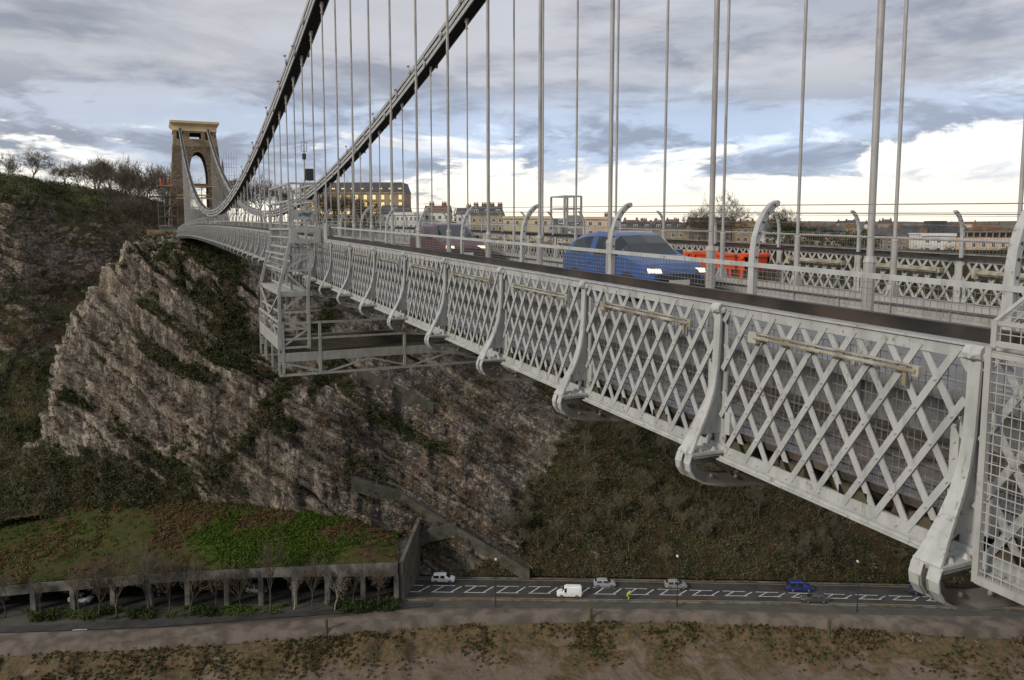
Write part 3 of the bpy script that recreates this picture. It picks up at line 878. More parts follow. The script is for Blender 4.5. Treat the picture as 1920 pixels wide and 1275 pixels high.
# ------------------------------------------------------------------ suspension bridge
S = 2.44; Y0 = 3.23; XN = 4.574; DCH = 1.774; WCH = 6.071
XC = XN + DCH; XC2 = XC + WCH; XF = XC2 + DCH; XM = (XN + XF) / 2
YM, LH = 95.997, 107.5
NB = 79                                        # last bay index


def zt(y): return -.789 + 1.135 * (y / 50) - .271 * (y / 50) ** 2
def zs(y): return 1.135 / 50 - 2 * .271 * y / 2500
def yb(i): return Y0 + S * i
def zc(y): return 1.388 + 21.34 * ((y - YM) / LH) ** 2
def zcs(y): return 2 * 21.34 * (y - YM) / LH ** 2


HT = 1.365
BR = thing('suspension_bridge', 'pale grey iron suspension bridge crossing the gorge to the stone tower', 'suspension bridge', (XM, 96, -2.4))
BO = Vector(BR.location)


def bl(x, y, z): return (x - BO.x, y - BO.y, z - BO.z)


def long_strip(mb, x0, x1, z0, z1, i0=-2, i1=NB, step=1):
    """bar following the camber between bays; z relative to the chord top"""
    ys = [yb(i) for i in range(i0, i1 + 1, step)]
    if ys[-1] < yb(i1): ys.append(yb(i1))
    mb.ribbon([(x0, y, zt(y) + z0) for y in ys], [(x1, y, zt(y) + z0) for y in ys], [(x1, y, zt(y) + z1) for y in ys], [(x0, y, zt(y) + z1) for y in ys])


# --- chords, with rivets near the camera
for side, xp, sx in ((0, XN, 1), (1, XF, -1)):
    mb = MB()
    long_strip(mb, xp - .012 * sx, xp + .012 * sx, -.082, 0)
    long_strip(mb, xp - .035 * sx, xp + .075 * sx, 0.0, .014)
    if side == 0:
        for i in range(-1, 10):
            for k in range(9):
                y = yb(i) + (k + .5) * S / 9
                mb.dome((xp - .012, y, zt(y) - .042), (-1, 0, 0), .013)
    mb.build('top_chord', M['paint'], BR)
    mb = MB()
    long_strip(mb, xp - .014 * sx, xp + .014 * sx, -HT, -HT + .105)
    long_strip(mb, xp - .085 * sx, xp + .06 * sx, -HT - .016, -HT)
    long_strip(mb, xp - .06 * sx, xp - .045 * sx, -HT + .0, -HT + .022)
    if side == 0:
        for i in range(-1, 12):
            for k in range(7):
                y = yb(i) + (k + .5) * S / 7
                mb.dome((xp - .014, y, zt(y) - HT + .052), (-1, 0, 0), .019)
    mb.build('bottom_chord', M['paint_dirty'], BR)

# --- lattice bars: nine pitches a bay, each bar spans three
PITCH9 = S / 9
bars = []
zlo, zhi = -HT + .045, -.03
RUN = 3.02 * PITCH9
for fam in (0, 1):
    for k in range(-3, 10):
        y0 = k * PITCH9 + PITCH9 * .5; y1 = y0 + RUN
        p, q = ((y0, zlo), (y1, zhi)) if fam == 0 else ((y1, zlo), (y0, zhi))
        # clip to the bay
        def clip(p, q):
            t0, t1 = 0, 1
            lo, hi = .06, S - .06
            d = q[0] - p[0]
            ts = sorted(((lo - p[0]) / d, (hi - p[0]) / d))
            t0, t1 = max(t0, ts[0]), min(t1, ts[1])
            if t1 - t0 < .08: return None
            return [(p[0] + d * t, p[1] + (q[1] - p[1]) * t) for t in (t0, t1)]
        c = clip(p, q)
        if c: bars.append((fam, c[0], c[1]))
bar_meshes = []
for fam, p, q in bars:
    mb = MB()
    xo = -.020 if fam == 1 else .0
    d = Vector((0, q[0] - p[0], q[1] - p[1])).normalized(); sdv = Vector((0, -d.z, d.y)) * .0245
    P, Q = Vector((xo, *p)), Vector((xo, *q))
    mb.prism([P - sdv, P + sdv, Q + sdv, Q - sdv], (.012, 0, 0))
    if fam == 1:                       # rivet at every crossing
        for k in range(1, 12):
            z = zlo + (zhi - zlo) * (k - .0) / 6.04
            t = (z - p[1]) / (q[1] - p[1])
            if .04 < t < .97:
                c = P + (Q - P) * t
                mb.dome((xo, c.y, c.z), (-1, 0, 0), .017, .012)
    bar_meshes.append(mb.mesh('lattice_bar', M['paint']))


def bay_rot(i): return (math.atan((zt(yb(i + 1)) - zt(yb(i))) / S), 0, 0)


near_bays = list(range(-1, 10)); far_bays = [2, 3, 4]
for i in near_bays:
    for m in bar_meshes:
        inst('lattice_bar', m, BR, bl(XN, yb(i), zt(yb(i))), bay_rot(i))
for i in far_bays:
    for m in bar_meshes:
        inst('lattice_bar', m, BR, bl(XF, yb(i), zt(yb(i))), bay_rot(i))
mb = MB()
for xp, skip in ((XN, near_bays), (XF, far_bays)):
    for i in range(-2, NB):
        if i in skip: continue
        y0 = yb(i)
        for fam, p, q in bars:
            xo = xp + (-.02 if fam == 1 else 0)
            d = Vector((0, q[0] - p[0], q[1] - p[1])).normalized(); sdv = Vector((0, -d.z, d.y)) * .0245
            f = lambda v: Vector((xo, y0 + v.y, v.z + zt(y0 + v.y)))
            P, Q = Vector((0, *p)), Vector((0, *q))
            mb.add([f(P - sdv), f(P + sdv), f(Q + sdv), f(Q - sdv)], [(0, 1, 2, 3)])
            mb.add([f(P - sdv) + Vector((.012, 0, 0)), f(P + sdv) + Vector((.012, 0, 0)), f(Q + sdv) + Vector((.012, 0, 0)), f(Q - sdv) + Vector((.012, 0, 0))], [(3, 2, 1, 0)])
mb.build('lattice_bars', M['paint'], BR, kind='stuff')

# --- posts with their S-curved outer strap; local origin at the chord top, outboard = -x
prof = [(-.03, -.02), (-.045, -.10), (-.052, -.36), (-.062, -.56), (-.092, -.74), (-.145, -.90), (-.215, -1.04), (-.285, -1.16), (-.34, -1.26), (-.372, -1.30)]
hw = [.042, .042, .040, .040, .043, .048, .058, .072, .086, .096]
mb = MB()
mb.ribbon([(x, -w, z) for (x, z), w in zip(prof, hw)], [(x, w, z) for (x, z), w in zip(prof, hw)],
          [(x + .022, w, z - .004) for (x, z), w in zip(prof, hw)], [(x + .022, -w, z - .004) for (x, z), w in zip(prof, hw)])
mb.tube([(-.03, -.058, -.035), (-.03, .058, -.035)], .05, 10)             # rounded head
mb.dome((-.03 - .04, 0, -.05), (-1, 0, 0), .028, .03)
mb.dome((-.02, -.058, -.05), (0, -1, 0), .034, .028)
mb.box(.016, .03, -.075, .075, -HT - .015, -.02)                            # flange in the lattice plane
web = [(x + .023, 0, z) for x, z in prof] + [(.016, 0, -1.30), (.016, 0, -.02)]
cut = [v for v in web]
mb.prism([(v[0], -.008, v[2]) for v in web[:8]] + [(.016, -.008, web[7][2]), (.016, -.008, -.02)], (0, .016, 0))
mb.box(-.36, .03, -.105, .105, -1.322, -1.298)                            # base plate
for (bx, by) in ((-.10, -.065), (-.10, .065), (-.25, -.065), (-.25, .065)):
    mb.dome((bx, by, -1.298), (0, 0, 1), .026, .03)
mb.box(.0, .022, .105, .165, -1.10, -.46)                                 # slotted hinge strip
for k in range(6):
    mb.dome((-.002, .135, -.52 - k * .105), (-1, 0, 0), .012, .01)
mb.box(-.02, .03, -.17, -.105, -1.15, -.95)
post_m = mb.mesh('post', M['paint_dirty'])
for i in range(-2, NB + 1):
    y = yb(i)
    inst('post', post_m, BR, bl(XN, y, zt(y)), (math.atan(zs(y)) * .0, 0, 0))
    inst('post', post_m, BR, bl(XF, y, zt(y)), (0, 0, math.pi))

# --- fish-bellied cross girders; local origin at the post, z from chord top
W = XF - XN
belly = [(-.372, -1.325), (-.392, -1.39), (-.38, -1.46), (-.33, -1.53), (-.23, -1.585), (-.02, -1.635), (.3, -1.67), (.8, -1.715), (1.6, -1.77), (2.6, -1.81), (W / 2, -1.83)]
full = belly + [(W - x, z) for x, z in reversed(belly[:-1])]
mb = MB()
mb.mi = 0
mb.ribbon([(x, -.105, z) for x, z in belly[:5]], [(x, -.02, z) for x, z in belly[:5]], [(x + .012, -.02, z + .012) for x, z in belly[:5]], [(x + .012, -.105, z + .012) for x, z in belly[:5]])
mb.ribbon([(x, .02, z) for x, z in belly[:5]], [(x, .105, z) for x, z in belly[:5]], [(x + .012, .105, z + .012) for x, z in belly[:5]], [(x + .012, .02, z + .012) for x, z in belly[:5]])
b2 = [(W - x, z) for x, z in belly[:5]]
mb.ribbon([(x, -.105, z) for x, z in b2], [(x, .105, z) for x, z in b2], [(x - .012, .105, z + .012) for x, z in b2], [(x - .012, -.105, z + .012) for x, z in b2])
mb.mi = 1
f2 = full[3:-3]
mb.ribbon([(x, -.105, z) for x, z in f2], [(x, .105, z) for x, z in f2], [(x, .105, z + .016) for x, z in f2], [(x, -.105, z + .016) for x, z in f2])
f3 = full[1:-1]
for sy in (-.035, .022):                                                  # curved web band
    mb.ribbon([(x, sy, z) for x, z in f3], [(x, sy + .013, z) for x, z in f3], [(min(max(x * 1.0, -.27), W + .27) if abs(x) < 1 or x > W - 1 else x, sy + .013, z + .105) for x, z in f3], [(min(max(x * 1.0, -.27), W + .27) if abs(x) < 1 or x > W - 1 else x, sy, z + .105) for x, z in f3])
mb.box(-.35, W + .35, -.10, .10, -1.345, -1.3255)
mb.box(-.30, W + .30, -.03, .03, -1.42, -1.3455)
for k in range(22):
    x0 = -.05 + k * W / 22; x1 = x0 + W / 44; x2 = x0 + W / 22
    zb = lambda x: np.interp(x, [p[0] for p in full[2:-2]], [p[1] for p in full[2:-2]]) + .08
    mb.beam((x0, 0, -1.43), (x1, 0, zb(x1)), .012, .07, (0, 1, 0))
    mb.beam((x1, 0, zb(x1)), (x2, 0, -1.43), .012, .07, (0, 1, 0))
for k in range(12):
    x = -.1 + k * .28
    z = np.interp(x, [p[0] for p in full[2:-2]], [p[1] for p in full[2:-2]]) + .075
    mb.dome((x, -.036, z), (0, -1, 0), .024, .02)
cg_m = mb.mesh('cross_girder', [M['paint_dirty'], M['under']])
for i in range(-2, NB + 1):
    inst('cross_girder', cg_m, BR, bl(XN, yb(i), zt(yb(i))))

# --- main girders under the chains
for xg, sx in ((XC, 1), (XC2, -1)):
    mb = MB()
    mb.mi = 0
    long_strip(mb, xg - .015, xg + .015, -1.36, -.70)
    for i in range(-2, NB):
        for k in (0, .5):
            y = yb(i) + k * S
            mb.box(xg - .06, xg + .06, y - .012, y + .012, zt(y) - 1.34, zt(y) - .71)
            if i < 10:
                for zz in range(6):
                    mb.dome((xg - .016, y + .05, zt(y) - .78 - zz * .13), (-1, 0, 0), .014)
    mb.mi = 1
    long_strip(mb, xg - .15, xg + .15, -.70, -.672)
    long_strip(mb, xg - .15, xg + .15, -1.363, -1.33)
    mb.mi = 0
    long_strip(mb, xg - .16, xg - .15, -.78, -.664)
    long_strip(mb, xg + .15, xg + .16, -.78, -.664)
    mb.build('main_girder', [M['web'], M['wetdark']], BR)

# --- decks: footways of long boards, the carriageway, joists below
for x0, x1 in ((XN + .05, XC - .18), (XC2 + .18, XF - .05)):
    mb = MB()
    nb_ = 9; w = (x1 - x0) / nb_
    for k in range(nb_):
        dz = .004 * ((k * 7) % 3)
        long_strip(mb, x0 + k * w + .006, x0 + (k + 1) * w - .006, -1.17 + dz, -1.115 + dz, step=2)
    mb.build('footway_boards', M['wetdark'], BR)
mb = MB()
long_strip(mb, XC + .20, XC2 - .20, -1.23, -1.12)
mb.build('carriageway', M['deck_asphalt'], BR)
mb = MB()
for k in range(7):
    x = XN + .35 + k * (W - .7) / 6
    long_strip(mb, x - .08, x + .08, -1.363, -1.18, step=2)
long_strip(mb, XC + .2, XC2 - .2, -1.33, -1.235, step=2)
mb.build('deck_timbers', M['timber_under'], BR)
mb = MB()
for i in range(-2, 14):
    for k in range(4):
        y = yb(i) + (k + .5) * S / 4
        mb.box(XN - .0, XN + .9, y - .13, y + .13, zt(y) - 1.32, zt(y) - 1.19)
mb.build('deck_planks', M['timber_under'], BR, kind='stuff')

# --- timber handrails
for xp, sx in ((XN, 1), (XF, -1)):
    mb = MB()
    long_strip(mb, *sorted((xp + .085 * sx, xp + .175 * sx)), .015, .088)
    long_strip(mb, *sorted((xp + .095 * sx, xp + .165 * sx)), .088, .102)
    mb.build('handrail', M['handrail'], BR)
    mb = MB()
    long_strip(mb, *sorted((xp + .180 * sx, xp + .200 * sx)), .07, .098)
    mb.build('handrail_edge', M['wire'], BR)

# --- light fittings under the top chord
mb = MB()
mb.box(-.075, -.026, .38, 1.93, -.235, -.215)
mb.box(-.085, -.079, .38, 1.93, -.226, -.206)
mb.box(-.05, -.03, .38, 1.93, -.195, -.185)
mb.box(-.070, -.030, .36, .41, -.255, -.185); mb.box(-.075, -.024, 1.90, 2.00, -.27, -.18)
mb.box(-.06, -.04, .46, .49, -.33, -.235)
for y in (.62, 1.2, 1.75): mb.dome((-.086, y, -.22), (-1, 0, 0), .016)
lf_m = mb.mesh('light_fitting', M['cream'])
for i in range(-1, 30):
    inst('light_fitting', lf_m, BR, bl(XN, yb(i), zt(yb(i))), bay_rot(i))
mb = MB(); mb.box(-.16, -.04, .3, 2.0, -.30, -.20); mb.box(-.13, -.035, 1.95, 2.08, -.36, -.17); mb.box(-.2, -.162, .34, 1.96, -.27, -.23)
lf2_m = mb.mesh('light_fitting', M['cream'])
for i in range(1, 16):
    inst('light_fitting', lf2_m, BR, bl(XF, yb(i), zt(yb(i))), bay_rot(i))

# --- anti-climb fence: curved posts, rail, mesh and wires
fp = [(.30, .02), (.30, .25), (.305, .46), (.325, .60), (.365, .72), (.425, .82), (.495, .89), (.545, .915)]
fp = [(x - .085, z) for x, z in fp]
mb = MB()
wv = [.036, .035, .033, .031, .030, .028, .026, .024]
mb.ribbon([(x - .026, -w, z) for (x, z), w in zip(fp, wv)], [(x - .026, w, z) for (x, z), w in zip(fp, wv)],
          [(x + .022, w, z - .012 * k / 2) for k, ((x, z), w) in enumerate(zip(fp, wv))], [(x + .022, -w, z - .012 * k / 2) for k, ((x, z), w) in enumerate(zip(fp, wv))])
mb.tube([(fp[-1][0] - .01, -.03, .895), (fp[-1][0] - .01, .03, .895)], .024, 8)
mb.mi = 1
for x, z in ((.22, .42), (.225, .53), (.25, .63), (.29, .725), (.345, .805), (.415, .875)):
    mb.tube([(x, -.038, z), (x, .038, z)], .011, 6)
fp_m = mb.mesh('fence_post', [M['paint'], M['black']])
for i in range(-2, NB + 1):
    y = yb(i) + {0: -.02, 1: -.14}.get(i, -.19)
    inst('fence_post', fp_m, BR, bl(XN, y, zt(y)))
    inst('fence_post', fp_m, BR, bl(XF, y, zt(y)), (0, 0, math.pi))
for xp, sx in ((XN, 1), (XF, -1)):
    mb = MB()
    long_strip(mb, *sorted((xp + .185 * sx, xp + .24 * sx)), .335, .372)
    mb.build('fence_rail', M['paint'], BR)
    for dx, dz in ((.25, .63), (.345, .805), (.415, .875)):
        mb = MB()
        long_strip(mb, xp + dx * sx - .004, xp + dx * sx + .004, dz - .004, dz + .004, i1=30 if sx > 0 else 40)
        mb.build('fence_wire', M['wire'], BR)


def mesh_panel(w, h, nx, nh, r=.0022):
    """welded mesh in the local y-z plane"""
    mb = MB()
    for k in range(nx + 1):
        y = w * k / nx; mb.box(-r, r, y - r, y + r, 0, h)
    for k in range(nh + 1):
        z = h * k / nh; mb.box(r, 3 * r, 0, w, z - r * 1.2, z + r * 1.2)
    return mb


mp_m = mesh_panel(S, .23, 46, 5, .0015).mesh('mesh_panel', M['wire'])
mp2_m = mesh_panel(S, .95, 46, 12, .0017).mesh('mesh_panel', M['wire'])
mp3_m = mesh_panel(S, .30, 36, 3, .002).mesh('mesh_panel', M['wire'])
for i in range(-1, 26):
    y = yb(i)
    inst('mesh_panel', mp_m, BR, bl(XN + .215, y, zt(y) + .12), bay_rot(i))
for i in range(-1, 8):
    y = yb(i)
    inst('mesh_panel', mp2_m, BR, bl(XN + .055, y, zt(y) - 1.10), bay_rot(i))
for i in range(1, 34):
    y = yb(i)
    inst('mesh_panel', mp3_m, BR, bl(XF - .215, y, zt(y) + .12), bay_rot(i))

# --- hangers and their sleeves
mb = MB(); mb.tube([(0, 0, 0), (0, 0, 1)], 1, 8); rod_m = mb.mesh('hanger', M['rod'], True)
mb = MB(); mb.tube([(0, 0, -.72), (0, 0, .36)], .058, 10); mb.tube([(0, 0, .34), (0, 0, .40)], [.066, .05], 10)
mb.taper((-.11, .11, -.10, .10), -.70, (-.06, .06, -.06, .06), -.46)
for s in (-1, 1):
    mb.prism([(s * .02, -.01, -.66), (s * .17, -.01, -.66), (s * .03, -.01, -.46)], (0, .02, 0))
sl_m = mb.mesh('hanger_sleeve', M['rod'])
mb = MB(); mb.tube([(0, 0, -.35), (0, 0, .0)], [.03, .055], 8); mb.tube([(-.0, -.09, .0), (0, .09, 0)], .06, 8); mb.box(-.07, .07, -.02, .02, -.12, .16); mb.tube([(0, 0, -.36), (0, 0, -.30)], .06, 8)
sh_m = mb.mesh('hanger_shackle', M['rod'])
for xp in (XC, XC2):
    for i in range(-2, NB + 1):
        y = yb(i) + (.14 if xp == XC2 and i == 2 else 0)
        zb = zt(y) - .69; ztp = zc(y) - .38
        if ztp - zb < .3: ztp = zb + .9
        r = .034 if i < 12 else .032
        inst('hanger', rod_m, BR, bl(xp, y, zb + .36), (0, 0, 0), (r, r, max(.2, ztp - zb - .36)))
        if i < 45: inst('hanger_sleeve', sl_m, BR, bl(xp, y, zt(y)))
        if i < 45: inst('hanger_shackle', sh_m, BR, bl(xp, y, zc(y) - .06))

# --- chains: three tiers of bar links, pinned every third bay
TH = .185
TIER = [0, -.285, -.57]
NP = 10
mb = MB()
wch = .56
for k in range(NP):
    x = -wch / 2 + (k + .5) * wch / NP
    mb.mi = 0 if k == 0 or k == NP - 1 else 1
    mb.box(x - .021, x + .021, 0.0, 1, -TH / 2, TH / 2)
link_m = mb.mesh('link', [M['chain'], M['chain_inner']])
mb = MB()
mb.tube([(-.36, 0, 0), (.36, 0, 0)], .075, 8)
mb.tube([(-.34, 0, 0), (-.29, 0, 0)], .15, 10); mb.tube([(.29, 0, 0), (.34, 0, 0)], .15, 10)
pin_m = mb.mesh('pin', M['chain'])
mb = MB(); mb.tube([(-.27, 0, .05), (-.36, 0, .30)], .016, 6); mb.tube([(-.42, 0, .30), (-.30, 0, .34)], .05, 6); mb.box(-.30, -.26, -.06, .06, .02, .1)
lamp_m = mb.mesh('chain_lamp', M['chain'])
for xp in (XC, XC2):
    mbp = MB(); mbp.tube([(xp - .3, YM + LH - 1, zc(YM + LH - 1)), (xp + .3, YM + LH - 1, zc(YM + LH - 1))], .12, 8)
    ch = mbp.build('chain', M['chain'], BR)
    co_ = wloc(ch)
    for tier in range(3):
        i = -3 + tier
        while i < NB + 4:
            y0, y1 = yb(i), min(yb(i + 3), YM + LH)
            if y0 >= YM + LH - .5: break
            off = TIER[tier] + .66
            za, zb = zc(y0) + off, zc(y1) + off
            # links lie square to the curve: shift tiers along the normal
            L = math.hypot(y1 - y0, zb - za)
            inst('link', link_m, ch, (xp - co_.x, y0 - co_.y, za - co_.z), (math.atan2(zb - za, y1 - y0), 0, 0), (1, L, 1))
            inst('pin', pin_m, ch, (xp - co_.x, y0 - co_.y, za - co_.z), (math.atan(zcs(y0)), 0, 0))
            if tier == 0 or i % 2 == 0: inst('chain_lamp', lamp_m, ch, (xp - co_.x, y0 - co_.y, za - co_.z), (math.atan(zcs(y0)), 0, 0))
            i += 3

# --- the mesh guard at the near end of the lattice
GU = thing('mesh_guard', 'white framed wire mesh guard panel fixed outside the nearest lattice bay', 'guard panel', (4.36, 2.0, zt(2.) - 1.4), group=None)
mb = MB()
gx = 4.38
z1, z0 = -.70, -2.07
ya, yz_ = 3.03, 1.0
mb.beam((gx, ya, z0 - .02), (gx, ya, z1 + .015), .040, .038); mb.beam((gx, yz_, z0 - .06), (gx, yz_, z1 - .04), .040, .038)
mb.beam((gx, ya, z0), (gx, yz_, z0 - .04), .035, .05); mb.beam((gx, ya, z1 - .02), (gx, yz_, z1 - .07), .032, .03)
mb.build('frame', M['paint_pale'], GU)
mb = MB()
mb.beam((gx + .005, ya - .02, z1 + .025), (gx + .005, ya - .02, z1 + .18), .034, .032); mb.beam((gx + .005, ya - .02, z1 + .17), (gx + .45, ya - .05, z1 + .42), .028, .027)
mb.beam((gx + .005, ya - .03, z1 + .045), (gx + .005, yz_, z1 - .005), .030, .026); mb.beam((gx + .005, ya - .03, z1 + .165), (gx + .005, yz_, z1 + .115), .023, .022)
mb.beam((gx + .45, ya - .05, z1 + .42), (gx + .45, yz_, z1 + .38), .024, .023)
mb.build('top_frame', M['paint_pale'], GU)
pm = MB()
w_ = ya - yz_
for k in range(41):
    y = yz_ + w_ * k / 40; dz = -.04 * (ya - y) / w_
    pm.box(gx - .003, gx + .0, y - .0028, y + .0028, z0 + dz, z1 + dz)
for k in range(24):
    z = z0 + (z1 - z0) * k / 23
    pm.beam((gx - .006, yz_, z - .04), (gx - .006, ya, z), .005, .006)
pm.build('mesh', M['paint_pale'], GU)
pm = MB()
for k in range(34):
    y = yz_ + (w_ - .05) * k / 33; dz = -.045 * (ya - y) / w_
    pm.beam((gx + .005, y, z1 + .03 + dz), (gx + .005, y, z1 + .17 + dz), .005, .005)
    pm.beam((gx + .005, y, z1 + .17 + dz), (gx + .45, y, z1 + .42 + dz), .005, .005)
for k in range(9):
    u = k / 8
    pm.beam((gx + .005 + .445 * u, ya - .03, z1 + .17 + .25 * u), (gx + .005 + .445 * u, yz_, z1 + .12 + .25 * u), .005, .005)
for k in range(3):
    pm.beam((gx + .002, ya - .03, z1 + .06 + .045 * k), (gx + .002, yz_, z1 + .02 + .045 * k), .005, .005)
pm.build('top_mesh', M['paint_pale'], GU)

# --- travelling maintenance gantry slung under the deck
GA = thing('maintenance_gantry', 'pale steel inspection gantry slung under the deck with ladder towers and railed platform', 'gantry', (XM, 26, -4.3))
ya, yz_ = 24.0, 27.6


def frame_lines(lines, w=.06): 
    mb = MB()
    for p, q in lines: mb.beam(p, q, w, w)
    return mb


for mirror in (0, 1):
    X = (lambda x: x) if not mirror else (lambda x: 2 * XM - x + .75)
    ya, yz_ = (24.0, 28.3) if not mirror else (28.7, 29.9)
    # ladder tower
    mb = MB()
    for y in (ya, yz_):
        outer = [(3.62, -.3), (3.25, -1.8), (3.25, -3.55)]
        inner = [(4.26, -.3), (4.08, -1.85), (4.08, -3.55)]
        for col in (outer, inner):
            for (x0, zz0), (x1, zz1) in zip(col, col[1:]): mb.beam((X(x0), y, zz0), (X(x1), y, zz1), .085, .085, (0, 1, 0))
        xo = lambda z: np.interp(-z, [.3, 1.8, 3.55], [3.62, 3.25, 3.25]); xi = lambda z: np.interp(-z, [.3, 1.85, 3.55], [4.26, 4.08, 4.08])
        lev = [-.75, -1.22, -1.86, -2.45, -2.95, -3.5]
        for k, z in enumerate(lev):
            mb.beam((X(xo(z)), y, z), (X(xi(z)), y, z), .05, .06)
        prev = -.32; s = 1
        for z in lev:
            fa, fb = ((xo, xi) if s > 0 else (xi, xo))
            mb.beam((X(fa(prev)), y, prev), (X(fb(z)), y, z), .045, .055); s = -s; prev = z
    for z in (-.75, -1.22, -1.86, -2.45, -2.95, -3.5):
        mb.beam((X(3.28 if z < -1.5 else 3.45), ya, z), (X(3.28 if z < -1.5 else 3.45), yz_, z), .05, .05)
    mb.beam((X(3.25), ya, -3.5), (X(3.25), yz_, -2.0), .05, .05); mb.beam((X(3.25), ya, -1.9), (X(3.25), yz_, -3.4), .05, .05)
    mb.build('ladder_tower', M['paint_pale'], GA)
    mb = MB(); mb.box(*sorted((X(3.3), X(4.2))), ya - .03, yz_, -1.98, -1.86); mb.build('landing', M['paint_pale'], GA)
    # top cage
    mb = MB()
    for x in (3.62, 4.38):
        for y in ((ya, ya + 1.8, yz_) if not mirror else (ya, yz_)): mb.beam((X(x), y, -.35), (X(x), y, 1.32), .075, .075)
    for x in (3.95,): mb.beam((X(x), ya, -.1), (X(x), ya, 1.32), .05, .05)
    for z in (1.32, .82, -.0):
        for y in (ya, yz_): mb.beam((X(3.62), y, z), (X(4.36), y, z), .055, .055)
        for x in (3.62, 4.38): mb.beam((X(x), ya, z), (X(x), yz_, z), .055, .055)
    mb.beam((X(3.7), ya, -.05), (X(4.3), ya, .35), .05, .05)
    mb.build('top_cage', M['paint_pale'], GA)
    mb = MB(); mb.box(*sorted((X(3.63), X(4.30))), ya - .05, ya - .02, .27, .55); o = mb.build('sign_board', M['paint_pale'], GA)
    sg = MB()
    if not mirror:
        for cx, cz, r in ((4.00, .45, .05), (4.07, .42, .06), (4.15, .40, .055), (4.20, .46, .045)):
            sg.tube([(cx, ya - .052, cz), (cx, ya - .058, cz)], r, 10)
        sg.build('emblem', simple('emblem_blue', (.05, .07, .13), (.2, .22, .25), 30, .5), o)
        sg = MB(); sg.tube([(3.90, ya - .052, .41), (3.90, ya - .058, .41)], .05, 10); sg.build('emblem', simple('emblem_teal', (.06, .22, .26), (.04, .12, .18), 30, .5), o)
    # trolley beam with an oblong opening, riding on the parapet
    mb = MB()
    x0, x1 = 3.60, 4.48
    for (xa, xb, za_, zb_) in ((x0, x1, -.42, -.30), (x0, x1, -.10, .0), (x0, x0 + .2, -.30, -.10), (x1 - .2, x1, -.30, -.10)):
        mb.box(*sorted((X(xa), X(xb))), ya - .12, ya + .0, za_, zb_)
    mb2 = MB(); mb2.box(*sorted((X(x0), X(x1))), yz_, yz_ + .12, -.42, .0); mb2.build('trolley_beam', M['paint_pale'], GA)
    for x in (x0 + .07, x0 + .13, x1 - .13, x1 - .07): mb.dome((X(x), ya - .12, -.36), (0, -1, 0), .018)
    mb.build('trolley_beam', M['paint_pale'], GA)
    mb = MB(); mb.box(*sorted((X(4.50), X(4.85))), ya - .10, ya + .5, -.28, .12); mb.tube([(X(4.66), ya - .13, -.35), (X(4.66), ya - .13, .16)], .09, 10); mb.box(*sorted((X(4.62), X(5.05))), ya - .06, ya + .3, .08, .14)
    mb.build('drive_unit', M['paint_pale'], GA)
    # outer railings between the cage and the landing
    mb = MB()
    for z in (-.25, -.55, -.95, -1.35, -1.75): mb.beam((X(3.62), ya + .1, z), (X(3.62), yz_, z), .045, .045)
    for k in range(6):
        y = ya + .1 + k * (yz_ - ya - .1) / 5; mb.beam((X(3.62), y, -.3), (X(3.62), y, -1.8), .04, .04)
    for k in range(5):
        x = 3.65 + .1 * k; mb.beam((X(x), ya + .05, -.35), (X(x), ya + .05, -1.75), .022, .022)
    for z in (-.55, -.95, -1.35): mb.beam((X(3.62), ya + .05, z), (X(4.1), ya + .05, z), .03, .03)
    mb.build('side_railing', M['paint_pale'], GA)
    # end rail of the platform
    mb = MB()
    for z in (-2.72, -3.2): mb.beam((X(3.2), ya, z), (X(3.2), yz_ + .2, z), .06, .06)
    for k in range(4):
        y = ya + k * (yz_ + .2 - ya) / 3; mb.beam((X(3.2), y, -2.7), (X(3.2), y, -4.3), .055, .055)
    mb.build('end_railing', M['paint_pale'], GA)
    mb = MB()
    mb.box(*sorted((X(3.18), X(3.20))), ya + .1, yz_ + .1, -3.55, -3.24)
    mb.build('toe_panel', M['web'], GA)
ya, yz_ = 24.0, 28.0
xr = 2 * XM - 3.2
for y, nm in ((ya, 0), (yz_ + .2, 1)):
    mb = MB()
    for z in (-2.78, -3.25): mb.beam((3.2, y, z), (xr, y, z), .05, .06)
    for k in range(6):
        x = 3.32 if k == 0 else 4.4 + (k - 1) * 2.62
        mb.beam((x, y, -2.75), (x, y, -4.32), .075, .075, (0, 1, 0))
    mb.build('platform_railing', M['paint_pale'], GA)
    mb = MB()
    mb.box(3.2, xr, y - .03, y + .03, -3.92, -3.66)
    mb.beam((3.2, y, -4.32), (xr, y, -4.32), .06, .07)
    for k in range(5):
        x = 3.3 + k * 2.62
        mb.beam((x + .0, y, -3.95), (x + 1.3, y, -4.3), .05, .05, (0, 1, 0)); mb.beam((x + 2.6, y, -3.95), (x + 1.3, y, -4.3), .05, .05, (0, 1, 0))
    mb.build('platform_truss', M['paint_pale'], GA)
mb = MB()
for k in range(9):
    y = ya + .05 + k * (yz_ + .1 - ya) / 9
    mb.box(3.22, xr, y, y + (yz_ + .1 - ya) / 9 - .03, -3.73, -3.68)
for k in range(6):
    x = 4.4 + (k - .5) * 2.2; mb.box(x, x + .08, ya, yz_ + .2, -4.36, -4.30)
mb.build('platform_floor', M['timber_under'], GA)

